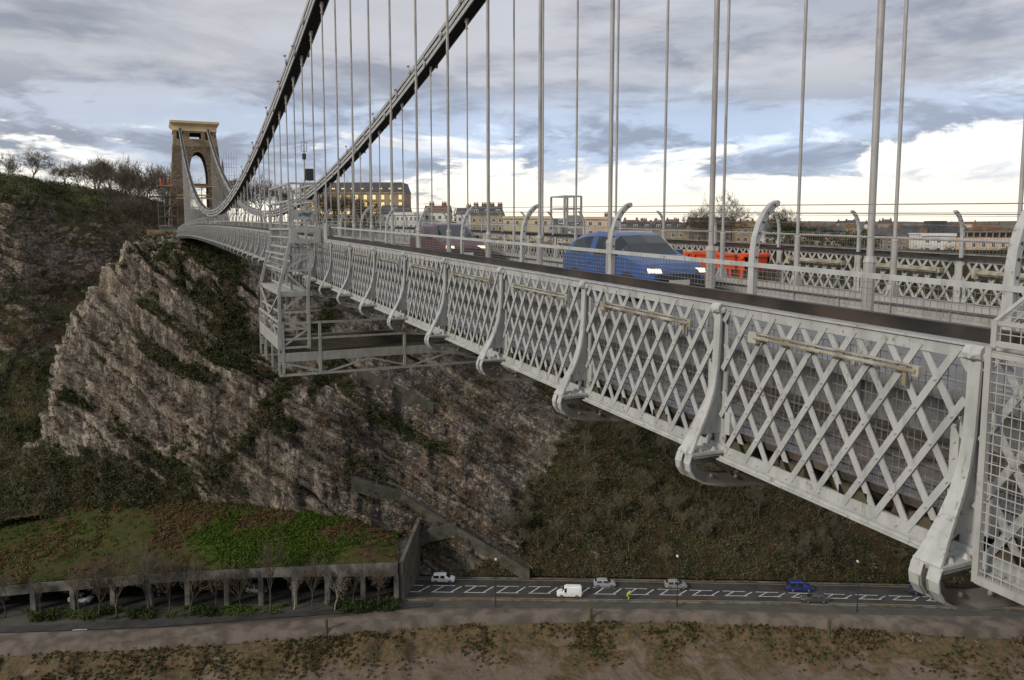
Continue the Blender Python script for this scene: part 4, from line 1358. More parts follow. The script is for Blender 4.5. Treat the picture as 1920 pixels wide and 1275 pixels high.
# --- floodlight and aerial clamped to a hanger
FLD = thing('floodlight', 'small boxy floodlight and aerial clamped to a chain hanger above the gantry', 'floodlight', (XC, yb(14), 1.6))
hx, hy = XC, yb(14)
mb = MB(); mb.box(hx + .05, hx + .38, hy - .18, hy + .18, 2.2, 2.72); mb.build('lamp_box', M['black'], FLD)
mb = MB(); mb.beam((hx, hy, 2.4), (hx + .2, hy, 2.35), .05, .05); mb.build('bracket', M['black'], FLD)
mb = MB(); mb.tube([(hx, hy, 3.15), (hx, hy, 3.4)], .09, 8); mb.build('clamp', M['black'], FLD)
mb = MB()
for dx, dz0, dz1 in ((-.12, 3.5, 3.9), (.12, 3.5, 3.9)): mb.beam((hx + dx, hy, dz0), (hx + dx, hy, dz1), .02, .02)
mb.beam((hx - .12, hy, 3.5), (hx + .12, hy, 3.5), .02, .02); mb.beam((hx - .12, hy, 3.9), (hx + .12, hy, 3.9), .02, .02)
mb.build('aerial', M['wire'], FLD)
# ------------------------------------------------------------------ stone tower
def stone_fn(c1, c2, c3, sx=1.0):
    def fn(t, b):
        p = obj_co(t)
        v = t.new('ShaderNodeTexVoronoi'); v.inputs['Scale'].default_value = 1.5
        t.l.new(t.mapping(p, (1, 1, 1.9)), v.inputs['Vector'])
        n = t.noise(p, .25, 5, .6)
        cell = t.new('ShaderNodeSeparateXYZ'); t.l.new(v.outputs['Color'], cell.inputs[0])
        col = t.mix(cell.outputs[0], c1, c2)
        col = t.mix(t.smooth(n, .4, .65, 0, .6), col, c3)
        streak = t.noise(t.mapping(p, (1.2, 1.2, .12)), 1, 4, .6)
        col = t.mix(t.smooth(streak, .5, .75, 0, .5), col, tuple(x * .6 for x in c1))
        t.set(b.inputs['Base Color'], col)
        b.inputs['Roughness'].default_value = .9
        bump(t, b, v.outputs['Distance'], .6, .15)
    return material('stone', fn)


M['towerstone'] = stone_fn((.20, .145, .095), (.075, .055, .04), (.13, .105, .075))
M['towertan'] = stone_fn((.27, .195, .11), (.20, .145, .085), (.24, .18, .11))
M['towercream'] = simple('cream_stone', (.62, .47, .28), (.54, .40, .235), .4, .8)
TY0, TY1 = 203.0, 213.0
TWR = thing('bridge_tower', 'tall tapering brown stone bridge tower with a pointed arch and cream cornice', 'tower', (9.7, 208, 0))
xl = lambda z: 3.05 + .086 * z; xr_ = lambda z: 16.5 - .104 * z
yf = lambda z: TY0 - .9 + .045 * z; ybk = lambda z: TY1 + .9 - .045 * z


def slab(mb, x0, x1, z0, z1):
    """block of the tower between two edges given as functions of z"""
    f = lambda v, z: v(z) if callable(v) else v
    vs = []
    for z in (z0, z1):
        vs += [(f(x0, z), yf(z), z), (f(x1, z), yf(z), z), (f(x1, z), ybk(z), z), (f(x0, z), ybk(z), z)]
    mb.add(vs, [(3, 2, 1, 0), (4, 5, 6, 7), (0, 1, 5, 4), (1, 2, 6, 5), (2, 3, 7, 6), (3, 0, 4, 7)])


AXL, AXR = 8.0, 12.1
mb = MB(); slab(mb, xl, AXL, -6, 11.5); mb.build('left_pier', M['towerstone'], TWR)
mb = MB(); slab(mb, AXR, xr_, -6, 11.5); mb.build('right_pier', M['towerstone'], TWR)
mb = MB()
zz = list(np.linspace(11.5, 18.0, 15))
hwid = lambda z: (AXR - AXL) / 2 * math.sqrt(max(0, 1 - ((z - 11.5) / 6.5) ** 2)) ** .85
AC = (AXL + AXR) / 2
for z0, z1 in zip(zz, zz[1:]):
    slab(mb, xl, lambda z: AC - hwid(z), z0, z1); slab(mb, lambda z: AC + hwid(z), xr_, z0, z1)
slab(mb, xl, xr_, 18.0, 19.2)
mb.build('arch', M['towerstone'], TWR)
mb = MB()
slab(mb, lambda z: xl(z) - .08, lambda z: xr_(z) + .08, 19.2, 19.45)
slab(mb, xl, 5.6, 19.45, 22.7); slab(mb, 7.0, 8.35, 19.45, 22.7); slab(mb, 10.9, 11.8, 19.45, 22.7); slab(mb, 13.2, xr_, 19.45, 22.7)
slab(mb, 5.6, 7.0, 19.45, 20.8); slab(mb, 11.8, 13.2, 19.45, 20.8); slab(mb, 8.35, 10.9, 19.45, 20.9); slab(mb, 8.35, 10.9, 22.35, 22.7)
slab(mb, 5.6, 7.0, 22.5, 22.7); slab(mb, 11.8, 13.2, 22.5, 22.7)
mb.build('upper_stage', M['towertan'], TWR)
mb = MB()
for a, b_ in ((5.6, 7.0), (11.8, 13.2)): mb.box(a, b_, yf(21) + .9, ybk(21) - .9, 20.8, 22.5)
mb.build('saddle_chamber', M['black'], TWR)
mb = MB()
mb.box(4.75, 14.35, TY0 + .0, TY1 - .0, 22.70, 23.85)
mb.build('frieze', M['towercream'], TWR)
mb = MB()
mb.taper((4.7, 14.4, TY0 - .05, TY1 + .05), 23.85, (4.25, 14.9, TY0 - .6, TY1 + .6), 24.45)
mb.box(4.2, 14.95, TY0 - .65, TY1 + .65, 24.45, 24.95)
mb.build('cornice', M['towercream'], TWR)
mb = MB(); mb.box(7.7, 12.4, TY0 - .2, TY0 + .5, 9.9, 10.6); mb.build('crossbeam', simple('brown_beam', (.12, .08, .05), (.08, .055, .04), 1, .8), TWR)

ABT = thing('abutment', 'red brick and stone abutment carrying the far end of the deck on the cliff', 'abutment', (6, 201, -4))
mb = MB(); mb.box(2.0, 17.5, 197.5, 216, -9, -1.6); mb.build('brick_base', simple('dark_brick', (.125, .07, .05), (.075, .05, .04), 1.2, .9), ABT)
mb = MB(); mb.box(-1.6, 5.0, 197.2, 197.8, -1.5, -.15); mb.box(-1.6, -1.0, 197.8, 207, -1.5, -.15); mb.build('parapet', M['towertan'], ABT)
mb = MB(); mb.box(-1.4, 20, 197.8, 216, -2.6, -1.45); mb.build('terrace', M['concrete'], ABT)

# scaffold at the foot of the tower
SC = thing('scaffold', 'tube and board scaffold wrapped around the foot of the stone tower', 'scaffold', (5, 200, 0))
M['tube'] = simple('scaffold_tube', (.17, .165, .16), (.10, .095, .09), 2, .5, .4)
M['board'] = simple('scaffold_board', (.42, .27, .14), (.30, .18, .09), .6, .8)
M['board_dark'] = simple('old_scaffold_board', (.10, .075, .055), (.06, .05, .04), .6, .8)
sx0 = 1.0
mb = MB()
for y in (199.2, 201.6):
    for x in (sx0, 2.35, 3.7, 5.0): mb.tube([(x, y, -1.4), (x, y, 11.8 if x < 3 else 10.2)], .055, 5)
    for x in (8.2, 10.4, 12.6, 14.8, 17.0): mb.tube([(x, y, 0), (x, y, 9.8)], .05, 5)
mb.build('standards', M['tube'], SC)
mb = MB()
for z in (.6, 2.6, 5.0, 7.3, 9.6, 10.6):
    for y in (199.2, 201.6): mb.tube([(sx0 - .3, y, z), (5.3, y, z)], .045, 5)
for z in (5.0, 7.3, 9.6):
    for y in (199.2, 201.6): mb.tube([(5.3, y, z), (17.2, y, z)], .04, 5)
mb.build('ledgers', M['tube'], SC)
mb = MB()
for p, q in (((2.0, 199.1, 2.6), (5.0, 199.1, 6.6)), ((-.3, 199.1, 6.9), (sx0, 199.1, 8.9))): mb.tube([p, q], .05, 5)
mb.build('braces', M['tube'], SC)
mb = MB()
for z, x0, x1, m in ((9.62, sx0 - .1, 4.2, 0), (7.15, -.5, 5.0, 1), (5.05, sx0, 5.0, 1), (2.65, sx0, 5.0, 1), (.55, sx0, 3.6, 0), (9.6, 9.2, 13.2, 0)):
    mb.mi = m; mb.box(x0, x1, 199.2, 201.7, z, z + .12); mb.box(x0, x1, 199.05, 199.1, z + .05, z + .28)
mb.build('boards', [M['board'], M['board_dark']], SC)
mb = MB(); mb.box(5.1, 11.9, 198.6, 198.7, 7.55, 7.85); mb.box(4.7, 12.9, 198.4, 198.5, 6.85, 7.1); mb.build('long_planks', M['board'], SC)
mb = MB(); mb.box(sx0 + .1, 4.6, 199.0, 201.6, -1.0, .35); mb.build('hoarding', simple('teal_hoarding', (.055, .14, .14), (.04, .10, .11), .8, .7), SC)

# ------------------------------------------------------------------ rock shelter over the road
SH = thing('rock_shelter', 'long concrete rockfall shelter on square columns over the road below the cliff', 'rock shelter', (9, 148, -68))
gp = [(-34.5, 163.6, -64.0), (-27.9, 161.3, -63.35), (-12.3, 155.8, -62.55), (5.3, 149.0, -61.55), (21.3, 142.7, -61.0), (37.9, 135.9, -60.55)]
gpb = [-65.6, -64.95, -64.2, -63.0, -62.75, -63.0]


def gal(x):
    return np.array([x, np.interp(x, [p[0] for p in gp], [p[1] for p in gp]), np.interp(x, [p[0] for p in gp], [p[2] for p in gp])])


xs = list(np.linspace(-34.5, 37.9, 25))
segx = [-34.5, -22.6, -16.2, -9.6, -3.6, 2.7, 9.2, 14.9, 20.5, 26.0, 32.0, 37.9]
bw = MB()
for x0, x1 in zip(segx, segx[1:]):
    mb = MB()
    a, b_ = gal(x0), gal(x1)
    za = np.interp(x0, [p[0] for p in gp], gpb); zb = np.interp(x1, [p[0] for p in gp], gpb)
    d = (b_ - a); d[2] = 0; d /= np.linalg.norm(d); off = NX * .5
    a2, b2_ = a + d * .02, b_ - d * .02
    vs = [a2 - NX * .15 + [0, 0, .15], b2_ - NX * .15 + [0, 0, .15], b2_ + off + [0, 0, .15], a2 + off + [0, 0, .15]]
    lo_ = [np.array([q[0], q[1], za if k in (0, 3) else zb]) for k, q in enumerate(vs)]
    mb.add(lo_ + vs, [(3, 2, 1, 0), (4, 5, 6, 7), (0, 1, 5, 4), (1, 2, 6, 5), (2, 3, 7, 6), (3, 0, 4, 7)])
    mb.build('edge_beam', M['concrete'], SH)
for x in (-29.0, -22.6, -16.2, -9.6, -3.6, 2.7, 9.2, 14.9, 20.5, 26.0, 32.0, 37.6):
    p = gal(x); zb = np.interp(x, [q[0] for q in gp], gpb)
    mb = MB()
    c0 = p + NX * .25
    vs = []
    for z, w in ((-68.2, .46), (zb + .02, .42)):
        for sx, sy in ((-1, -1), (1, -1), (1, 1), (-1, 1)):
            q = c0 + AX * sx * w + NX * sy * w; vs.append((q[0], q[1], z))
    mb.add(vs, [(3, 2, 1, 0), (4, 5, 6, 7), (0, 1, 5, 4), (1, 2, 6, 5), (2, 3, 7, 6), (3, 0, 4, 7)])
    mb.build('column', M['concrete'], SH)
mb = MB()
for x0, x1 in zip(xs, xs[1:]):
    a, b_ = gal(x0), gal(x1)
    vs = [a + NX * .4 + [0, 0, -.5], b_ + NX * .4 + [0, 0, -.5], b_ + NX * 11.5 + [0, 0, .4], a + NX * 11.5 + [0, 0, .4]]
    mb.add(vs, [(0, 1, 2, 3)]); mb.add([v + np.array([0, 0, -.6]) for v in vs], [(3, 2, 1, 0)])
mb.build('roof_slab', M['concrete_old'], SH)
mb = MB()
for x0, x1 in zip(xs, xs[1:]):
    a, b_ = gal(x0) + NX * 11.4, gal(x1) + NX * 11.4
    mb.add([(a[0], a[1], -68.3), (b_[0], b_[1], -68.3), (b_[0], b_[1], b_[2] + .3), (a[0], a[1], a[2] + .3)], [(0, 1, 2, 3)])
mb.build('back_wall', M['concrete_old'], SH)
# end wing wall stepping back from the last column
mb = MB()
e = gal(37.9)
w0, w1 = e + AX * .2 + NX * .3, e + AX * 1.6 + NX * 12.5
vs = [np.array([w0[0], w0[1], -68.2]), np.array([w1[0], w1[1], -68.2]), np.array([w1[0], w1[1], -56.6]), np.array([w0[0], w0[1], -60.4])]
mb.prism([Vector(v) for v in vs], tuple(AX * .7))
mb.build('wing_wall', M['concrete_old'], SH)

# sloping masonry walls on the rock slabs
for nm, lab, pts, th, hgt in (('retaining_wall', 'long grey sloping wall running down the rock slabs to the road', [(-37, 157.2, -48.6), (-28, 155.6, -53.0), (-18, 153.4, -58.6), (-9, 151.4, -63.6), (-2.5, 150.0, -67.0)], .8, 1.9),
                              ('retaining_wall', 'short grey fenced wall high on the rock slabs under the gantry', [(-38.5, 170, -29.8), (-31, 166.6, -33.4), (-23, 163.0, -37.6)], .6, 2.6),
                              ('retaining_wall', 'curved grey buttress wall behind the end of the rock shelter', [(-26.5, 150.2, -61.5), (-22, 151.2, -59.3), (-17, 152.2, -58.6)], .7, 2.2)):
    W_ = thing(nm, lab, 'wall', tuple(an(*pts[len(pts) // 2])))
    mb = MB()
    pts = [(a0, float((CLF @ NX).flat[((a_ - a0) ** 2 + (z_ - z0) ** 2).argmin()]) - .4, z0) for a0, n0, z0 in pts]
    for (a0, n0, z0), (a1, n1, z1) in zip(pts, pts[1:]):
        A_, B_ = an(a0, n0, z0), an(a1, n1, z1)
        vs = [A_ - NX * th, B_ - NX * th, B_ + NX * .8, A_ + NX * .8]
        mb.add([v + np.array([0, 0, -1.8]) for v in vs] + [v + np.array([0, 0, hgt * .4]) for v in vs], [(3, 2, 1, 0), (4, 5, 6, 7), (0, 1, 5, 4), (1, 2, 6, 5), (2, 3, 7, 6), (3, 0, 4, 7)])
    mb.build('wall_body', M['concrete_old'], W_)
    mb = MB()
    k = 0
    for (a0, n0, z0), (a1, n1, z1) in zip(pts, pts[1:]):
        for u in np.linspace(0, 1, 5)[:-1]:
            A_ = an(a0 + (a1 - a0) * u, n0 + (n1 - n0) * u - th * .7, z0 + (z1 - z0) * u + hgt * .4)
            mb.beam(A_, A_ + np.array([0, 0, 1.3]), .07, .07)
        mb.beam(an(a0, n0 - th * .7, z0 + hgt * .4 + 1.2), an(a1, n1 - th * .7, z1 + hgt * .4 + 1.2), .05, .05)
        mb.beam(an(a0, n0 - th * .7, z0 + hgt * .4 + .7), an(a1, n1 - th * .7, z1 + hgt * .4 + .7), .04, .04)
    mb.build('railing', M['tube'], W_)

# ------------------------------------------------------------------ town
M['glass'] = simple('window_glass', (.03, .034, .04), (.06, .065, .07), .8, .1)
M['lit'] = material('sunlit_window_glow', lambda t, b: (t.set(b.inputs['Base Color'], (.8, .55, .2)), t.set(b.inputs['Emission Color'], (1, .66, .25, 1)), setattr(b.inputs['Emission Strength'], 'default_value', .6)))  # no lamps inside: sunlight through the panes put in as emission
M['white'] = simple('white_render', (.62, .61, .58), (.5, .48, .45), .3, .8)
M['slate'] = simple('slate_roof', (.058, .06, .066), (.035, .036, .04), .7, .6)
M['tile'] = simple('red_tile_roof', (.15, .075, .05), (.10, .06, .045), .5, .8)
M['stonewall'] = simple('bath_stone', (.34, .27, .17), (.25, .195, .125), .4, .85)
M['creamwall'] = simple('cream_render', (.50, .43, .28), (.43, .36, .23), .3, .8)
M['pinkwall'] = simple('pink_cream_render', (.55, .42, .31), (.47, .36, .27), .3, .8)
M['greywall'] = simple('grey_stone_wall', (.26, .22, .165), (.19, .16, .12), .4, .85)
M['chim'] = simple('chimney_brick', (.20, .115, .065), (.13, .075, .045), .8, .9)
M['frame'] = simple('white_frame', (.66, .65, .62), (.6, .6, .58), 1, .6)
M['brickwall'] = simple('brown_brick_wall', (.25, .14, .075), (.18, .10, .055), .5, .9)


def house(label, a0, a1, n, z0, ze, wall, roof='gable', depth=10, rh=3., cols=4, rows=2, chim=2, rmat='slate', yaw=0., dormers=0, lit=False, group=None, name='terraced_house', cornice=False, wz=(1.3, 1.0)):
    w = (a1 - a0); cx = (a0 + a1) / 2
    t = thing(name, label, 'building', tuple(an(cx, n + depth / 2, z0)), R(-26.34) + yaw, group)
    hx, hy, H = w / 2, depth / 2, ze - z0
    mb = MB(); mb.box(-hx, hx, -hy, hy, -4, H); mb.build('wall', M[wall], t, local=True)
    rm = MB()
    if roof == 'gable':
        rm.prism([(-hx - .2, -hy - .3, H), (-hx - .2, hy + .3, H), (-hx - .2, 0, H + rh)], (w + .4, 0, 0))
    elif roof == 'front':
        rm.prism([(-hx - .2, -hy - .3, H), (hx + .2, -hy - .3, H), (0, -hy - .3, H + rh)], (0, depth + .6, 0))
    elif roof == 'mansard':
        rm.taper((-hx - .2, hx + .2, -hy - .2, hy + .2), H, (-hx + 1.1, hx - 1.1, -hy + 1.1, hy - 1.1), H + rh)
    else:
        rm.box(-hx - .25, hx + .25, -hy - .25, hy + .25, H, H + .45)
    ro = rm.build('roof', M[rmat if roof != 'flat' else wall], t, local=True)
    for k in range(chim):
        x = -hx + w * (k + .5) / max(1, chim) if chim > 1 else hx * .6
        cm = MB(); cz = H + (rh if roof != 'flat' else .5)
        cm.box(x - .9, x + .9, -.5, .5, H + .2, cz + 1.1)
        for q in (-.6, 0, .6): cm.tube([(x + q, 0, cz + 1.1), (x + q, 0, cz + 1.7)], .16, 6)
        cm.build('chimney', M['chim'], ro, local=True)
    if cornice:
        cm = MB(); cm.box(-hx - .3, hx + .3, -hy - .35, -hy - .002, H - .5, H + .02); cm.build('cornice', M['frame' if wall == 'white' else wall], t, local=True)
    pitch = w / cols
    ww, hh = min(pitch * .42, wz[1]), wz[0]
    for rr in range(rows):
        zc_ = H - 1.9 - rr * 3.0
        for c in range(cols):
            x = -hx + (c + .5) * pitch
            fm = MB()
            fm.box(x - ww / 2 - .12, x + ww / 2 + .12, -hy - .07, -hy - .003, zc_ - hh / 2 - .2, zc_ - hh / 2); fm.box(x - ww / 2 - .1, x + ww / 2 + .1, -hy - .06, -hy - .003, zc_ + hh / 2, zc_ + hh / 2 + .1)
            for s in (-1, 1): fm.box(x + s * (ww / 2 + .05) - .05, x + s * (ww / 2 + .05) + .05, -hy - .06, -hy - .003, zc_ - hh / 2, zc_ + hh / 2)
            fm.box(x - .03, x + .03, -hy - .05, -hy - .03, zc_ - hh / 2, zc_ + hh / 2)
            fr = fm.build('window', M['frame'], t, local=True)
            pm_ = MB(); pm_.box(x - ww / 2, x + ww / 2, -hy - .028, -hy - .003, zc_ - hh / 2, zc_ + hh / 2)
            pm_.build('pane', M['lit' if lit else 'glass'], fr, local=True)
    for d in range(dormers):
        x = -hx + w * (d + .5) / dormers
        fm = MB(); fm.box(x - .75, x + .75, -hy + .25, -hy + 2.2, H + .45, H + 2.0)
        fr = fm.build('dormer', M['frame' if not lit else rmat], t, local=True)
        pm_ = MB()
        for q in (-.35, .35): pm_.box(x + q - .28, x + q + .28, -hy + .23, -hy + .248, H + .7, H + 1.85)
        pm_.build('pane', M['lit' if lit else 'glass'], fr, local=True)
    return t


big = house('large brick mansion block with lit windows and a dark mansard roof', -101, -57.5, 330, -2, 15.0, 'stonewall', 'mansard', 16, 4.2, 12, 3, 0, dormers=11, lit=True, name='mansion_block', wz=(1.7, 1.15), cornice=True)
for x in (-20, -4, 10):
    mb = MB(); mb.tube([(x, 0, 20.5), (x, 0, 23.2)], [.14, .04], 6); mb.box(x - .3, x + .3, -.05, .05, 22.2, 22.35); mb.build('finial', M['slate'], big, local=True)
house('white gabled house with a steep dark roof beside the mansion block', -61.5, -51, 300, -6, 5.6, 'white', 'gable', 9, 3.4, 3, 2, 1)
house('long low white terrace with rows of small windows below the mansion block', -56, -44.5, 292, -8, 5.6, 'white', 'flat', 9, 1, 7, 3, 0, cornice=True)
house('tall white rendered house with a brown roof right of the long white terrace', -45, -35.5, 300, -8, 6.2, 'white', 'gable', 9, 2.6, 4, 3, 2, 'tile')
house('narrow white end house beside the yellow stone house', -31.8, -26.6, 291, -8, 5.4, 'white', 'gable', 9, 2.2, 2, 3, 1)
house('yellow stone house with a slate mansard and four chimneys', -26.4, -14.6, 290, -8, 5.0, 'stonewall', 'mansard', 10, 3.2, 5, 2, 4, dormers=3)
house('long flat topped cream building with a few square windows', -14.2, 2.2, 280, -8, 4.0, 'creamwall', 'flat', 10, 1, 5, 1, 0, cornice=True)
house('white two storey house with slate roof behind the far gantry cage', 3.2, 13.6, 270, -8, 1.2, 'white', 'gable', 8, 2.4, 4, 1, 0, dormers=2)
house('pale cream house with three windows right of the far gantry cage', 14.0, 23.2, 268, -8, 3.6, 'pinkwall', 'flat', 8, 1, 3, 2, 1, cornice=True)
house('cream terrace with a dark slate attic and white dormers', 27.9, 40.6, 300, -9, -.4, 'creamwall', 'mansard', 9, 3.0, 4, 1, 1, dormers=3)
house('stone terrace with a slate attic next to the tall stone block', 40.8, 52.4, 300, -9, -.4, 'stonewall', 'mansard', 9, 3.0, 4, 1, 1, dormers=3)
house('three storey stone block with a pedimented roof and close set windows', 52.6, 67.2, 290, -9, 1.6, 'greywall', 'gable', 9, 2.6, 7, 2, 0, cornice=True)
house('plain cream stone block right of the pedimented stone block', 67.5, 74.8, 285, -9, 1.2, 'stonewall', 'flat', 9, 1, 3, 2, 0, cornice=True)
house('long grey stone terrace with a dark roof beyond the evergreens', 130, 150.3, 330, -11, -2.4, 'greywall', 'gable', 9, 2.4, 7, 2, 2)
house('small stone house with a pointed front gable', 147.5, 152.8, 317, -11, -2.4, 'stonewall', 'front', 8, 2.8, 2, 2, 0)
wh = house('white painted stone house with tall pale chimneys before the pink terrace', 121.5, 132.0, 262, -12, -1.8, 'white', 'flat', 9, 1, 3, 2, 2, cornice=True)
pk = house('long pink cream terrace with a balustraded attic and brown chimney stacks', 132.2, 172, 260, -14, -3.2, 'pinkwall', 'flat', 10, 1, 13, 2, 6, cornice=True)
mb = MB()
for k in range(20):
    mb.box(-19.5 + k * 2, -19.2 + k * 2, -4.9, -4.6, 11.25, 13.0)
mb.box(-19.9, 19.9, -5.0, -4.5, 13.0, 13.25); mb.build('attic_screen', M['greywall'], pk, local=True)
mb = MB(); mb.box(-19.4, 19.4, -3.8, 3, 11.25, 12.9); mb.build('attic_storey', M['slate'], pk, local=True)
mb = MB(); mb.box(-1.5, 3.6, -2, 3, 10.65, 14.6); mb.build('roof_box', M['slate'], wh, local=True)
house('pale stone terrace with slate roof behind the evergreen hedge', 100, 128, 345, -12, -1.2, 'stonewall', 'gable', 9, 2.6, 9, 2, 4)
house('cream terrace with tall brown chimneys far beyond the stone terrace', 152, 182, 350, -12, -1.6, 'creamwall', 'mansard', 9, 2.8, 9, 2, 5)
house('white terrace below the skyline between the cream block and the hedge', 76, 98, 330, -12, -.6, 'white', 'gable', 9, 2.4, 8, 2, 3)
# far roofs along the skyline
grp = 'distant rooftops on the skyline'
hs = []
for kind in range(5):
    w, d, h = [(9, 8, 7), (14, 9, 8), (11, 8, 9), (18, 9, 7), (8, 8, 6)][kind]
    a = MB(); a.box(-w / 2, w / 2, -d / 2, d / 2, -8, h)
    b_ = MB(); b_.prism([(-w / 2 - .2, -d / 2 - .2, h), (-w / 2 - .2, d / 2 + .2, h), (-w / 2 - .2, 0, h + 3.4)], (w + .4, 0, 0))
    c = MB()
    for s in (-1, 1): c.box(s * w * .4 - .8, s * w * .4 + .8, -.5, .5, h + 1.5, h + 5.2)
    hs.append((a.mesh('wall', M[['stonewall', 'greywall', 'brickwall', 'pinkwall', 'white'][kind]]), b_.mesh('roof', M[['tile', 'slate', 'tile', 'tile', 'slate'][kind]]), c.mesh('chimney', M['chim'])))
r2 = random.Random(5)
for k in range(120):
    n = 370 + 700 * r2.random() ** 1.3
    a = (-.16 + .84 * r2.random()) * n
    if n < 420 and a < -20: continue
    z = -11 + (n - 370) * .0165 + r2.uniform(-1.5, 1.5) - max(0, (a / n - .25)) * 9
    t = thing('distant_house', 'small brown roofed house among the distant rooftops on the skyline', 'house', tuple(an(a, n, z)), R(-26) + r2.choice((0, 0, .25, -.3, 1.3)), grp)
    w_, ro_, ch_ = hs[r2.randrange(5)]
    inst('wall', w_, t); q = inst('roof', ro_, t); inst('chimney', ch_, q)
# church spire and a scaffolded building right of the tower
SP = thing('church_spire', 'thin pointed church spire just right of the stone tower', 'spire', tuple(an(-133.3, 330, 8)))
c0 = an(-133.3, 330, 8)
mb = MB(); mb.taper((c0[0] - 1, c0[0] + 1, c0[1] - 1, c0[1] + 1), 8, (c0[0] - .9, c0[0] + .9, c0[1] - .9, c0[1] + .9), 20); mb.build('spire_tower', M['towerstone'], SP)
mb = MB(); mb.taper((c0[0] - .9, c0[0] + .9, c0[1] - .9, c0[1] + .9), 20, (c0[0] - .05, c0[0] + .05, c0[1] - .05, c0[1] + .05), 29); mb.build('spire_cone', M['towerstone'], SP)
SF = thing('roof_scaffold', 'bare scaffold poles rising over a pale roof right of the tower', 'scaffold', tuple(an(-118.5, 300, 14)))
mb = MB()
for k in range(7):
    p = an(-121.6 + k * .95, 300, 10); mb.tube([p, p + np.array([0, 0, 17.5 + (k * 37 % 5) * .45])], .05, 4)
for z in (15, 17.6, 20, 23): mb.tube([an(-121.8, 300, z), an(-115.6, 300, z)], .04, 4)
mb.build('poles', M['tube'], SF)
mb = MB(); p = an(-118.5, 303, 0)
mb.box(p[0] - 3.5, p[0] + 3.5, p[1], p[1] + 4, 8, 18.3); mb.build('sheeted_roof', M['greywall'], SF)


# ------------------------------------------------------------------ trees
def tree_mesh(seed, H=11., spread=.6, twigs=1., thin=1., depth=5):
    """leafless tree: tapered limbs forking into fine twigs. returns (trunk mesh builder, crown mesh builder)"""
    r = random.Random(seed)
    T, K = MB(), MB()
    def grow(p, d, L, rad, lev):
        n = 3 if lev < 2 else 2
        pts = [p]; rads = [rad]
        q = p.copy(); dd = d.copy()
        for s in range(n):
            dd = (dd + Vector((r.gauss(0, .13), r.gauss(0, .13), r.gauss(.06, .08)))).normalized()
            q = q + dd * (L / n); pts.append(q.copy()); rads.append(rad * (1 - .38 * (s + 1) / n))
        (T if lev < 2 else K).tube(pts, rads, 5 if lev < 2 else 3, cap=False)
        if lev >= depth: return
        kids = (r.randint(4, 5) if lev < 2 else r.randint(2, 3)) + (1 if lev >= depth - 2 and twigs > 1 else 0)
        for k in range(kids):
            ang = r.uniform(.35, .95) * spread * (1.25 if lev else 1.)
            ph = r.uniform(0, 2 * math.pi)
            a = dd.orthogonal().normalized(); b = dd.cross(a)
            nd = (dd * math.cos(ang) + (a * math.cos(ph) + b * math.sin(ph)) * math.sin(ang))
            nd.z += .10; nd.normalize()
            u = (r.uniform(.45, 1) if lev else r.uniform(.75, 1)) if k else 1
            base = pts[-1] if k == 0 or lev == 0 else pts[max(1, int(u * n))]
            grow(base, nd, L * r.uniform(.62, .86), rads[-1] * r.uniform(.55, .78) if lev < depth - 1 else max(.019 * thin, rads[-1] * .5), lev + 1)
    grow(Vector((0, 0, -.5)), Vector((r.gauss(0, .04), r.gauss(0, .04), 1)), H * .27, H * .017, 0)
    return T, K


TV = []
for k in range(8):
    T, K = tree_mesh(100 + k, 11, [.62, .75, .55, .7, .85, .6, .66, .8][k], 1.3 if k < 6 else 1., 1.0, 6 if k < 6 else 5)
    TV.append((T.mesh('trunk', M['bark'], True), K.mesh('crown', M['twig_tree'])))
top_h = [max(v.co.z for v in K.vertices) for T, K in TV]
PALE = [(TV[6][0].copy(), TV[6][1].copy())]
PALE[0][0].materials[0] = M['bark_pale']; PALE[0][1].materials[0] = M['bark_pale']


SLOPE = [(T.copy(), K.copy()) for T, K in TV]
M['slope_bark'] = simple('pale_twig_bark', (.15, .125, .075), (.09, .085, .048), .35, .9)
for T, K in SLOPE: T.materials[0] = M['slope_bark']; K.materials[0] = M['slope_bark']


def zground(a, n, default):
    best = None
    for G in (HLF, CLF):
        d = (G @ AX - a) ** 2 + (G @ NX - n) ** 2
        j = d.argmin()
        if d.flat[j] < 9:
            z = G.reshape(-1, 3)[j, 2]
            best = z if best is None else max(best, z)
    return default if best is None else best


def tree(label, a, n, z, h, var, group, name='bare_tree', wide=1., pale=False):
    t = thing(name, label, 'tree', tuple(an(a, n, z)), random.uniform(0, 6.28), group)
    s = h / top_h[var]
    T, K = pale[var] if isinstance(pale, list) else PALE[0] if pale else TV[var]
    o = inst('trunk', T, t, scale=(s * wide, s * wide, s)); inst('crown', K, t, scale=(s * wide, s * wide, s))
    return t


ORD = ['first', 'second', 'third', 'fourth', 'fifth', 'sixth', 'seventh', 'eighth', 'ninth', 'tenth', 'eleventh', 'twelfth', 'thirteenth', 'fourteenth', 'fifteenth', 'sixteenth', 'seventeenth', 'eighteenth', 'nineteenth', 'twentieth']
sky_trees = [(-193, 274, 15.5, 11, 0), (-188.5, 276, 15.5, 13.5, 1), (-183, 272, 15.5, 9, 2), (-178.5, 273, 15.2, 16.5, 4, 1.25), (-173, 278, 14.5, 8.5, 3), (-168.5, 276, 13.5, 11.5, 5), (-165, 279, 12.5, 12.5, 0), (-162, 275, 12, 13.5, 2),
             (-159, 277, 11.5, 14.5, 5), (-155.5, 274, 11, 15, 3), (-152, 277, 10, 15, 0), (-148, 274, 9.5, 15, 1), (-144.5, 272, 8.5, 15.5, 2), (-141, 274, 7.5, 16.5, 4), (-137.5, 272, 7, 16.5, 5), (-133, 275, 6, 18, 1), (-129.5, 273, 5.5, 18, 3)]
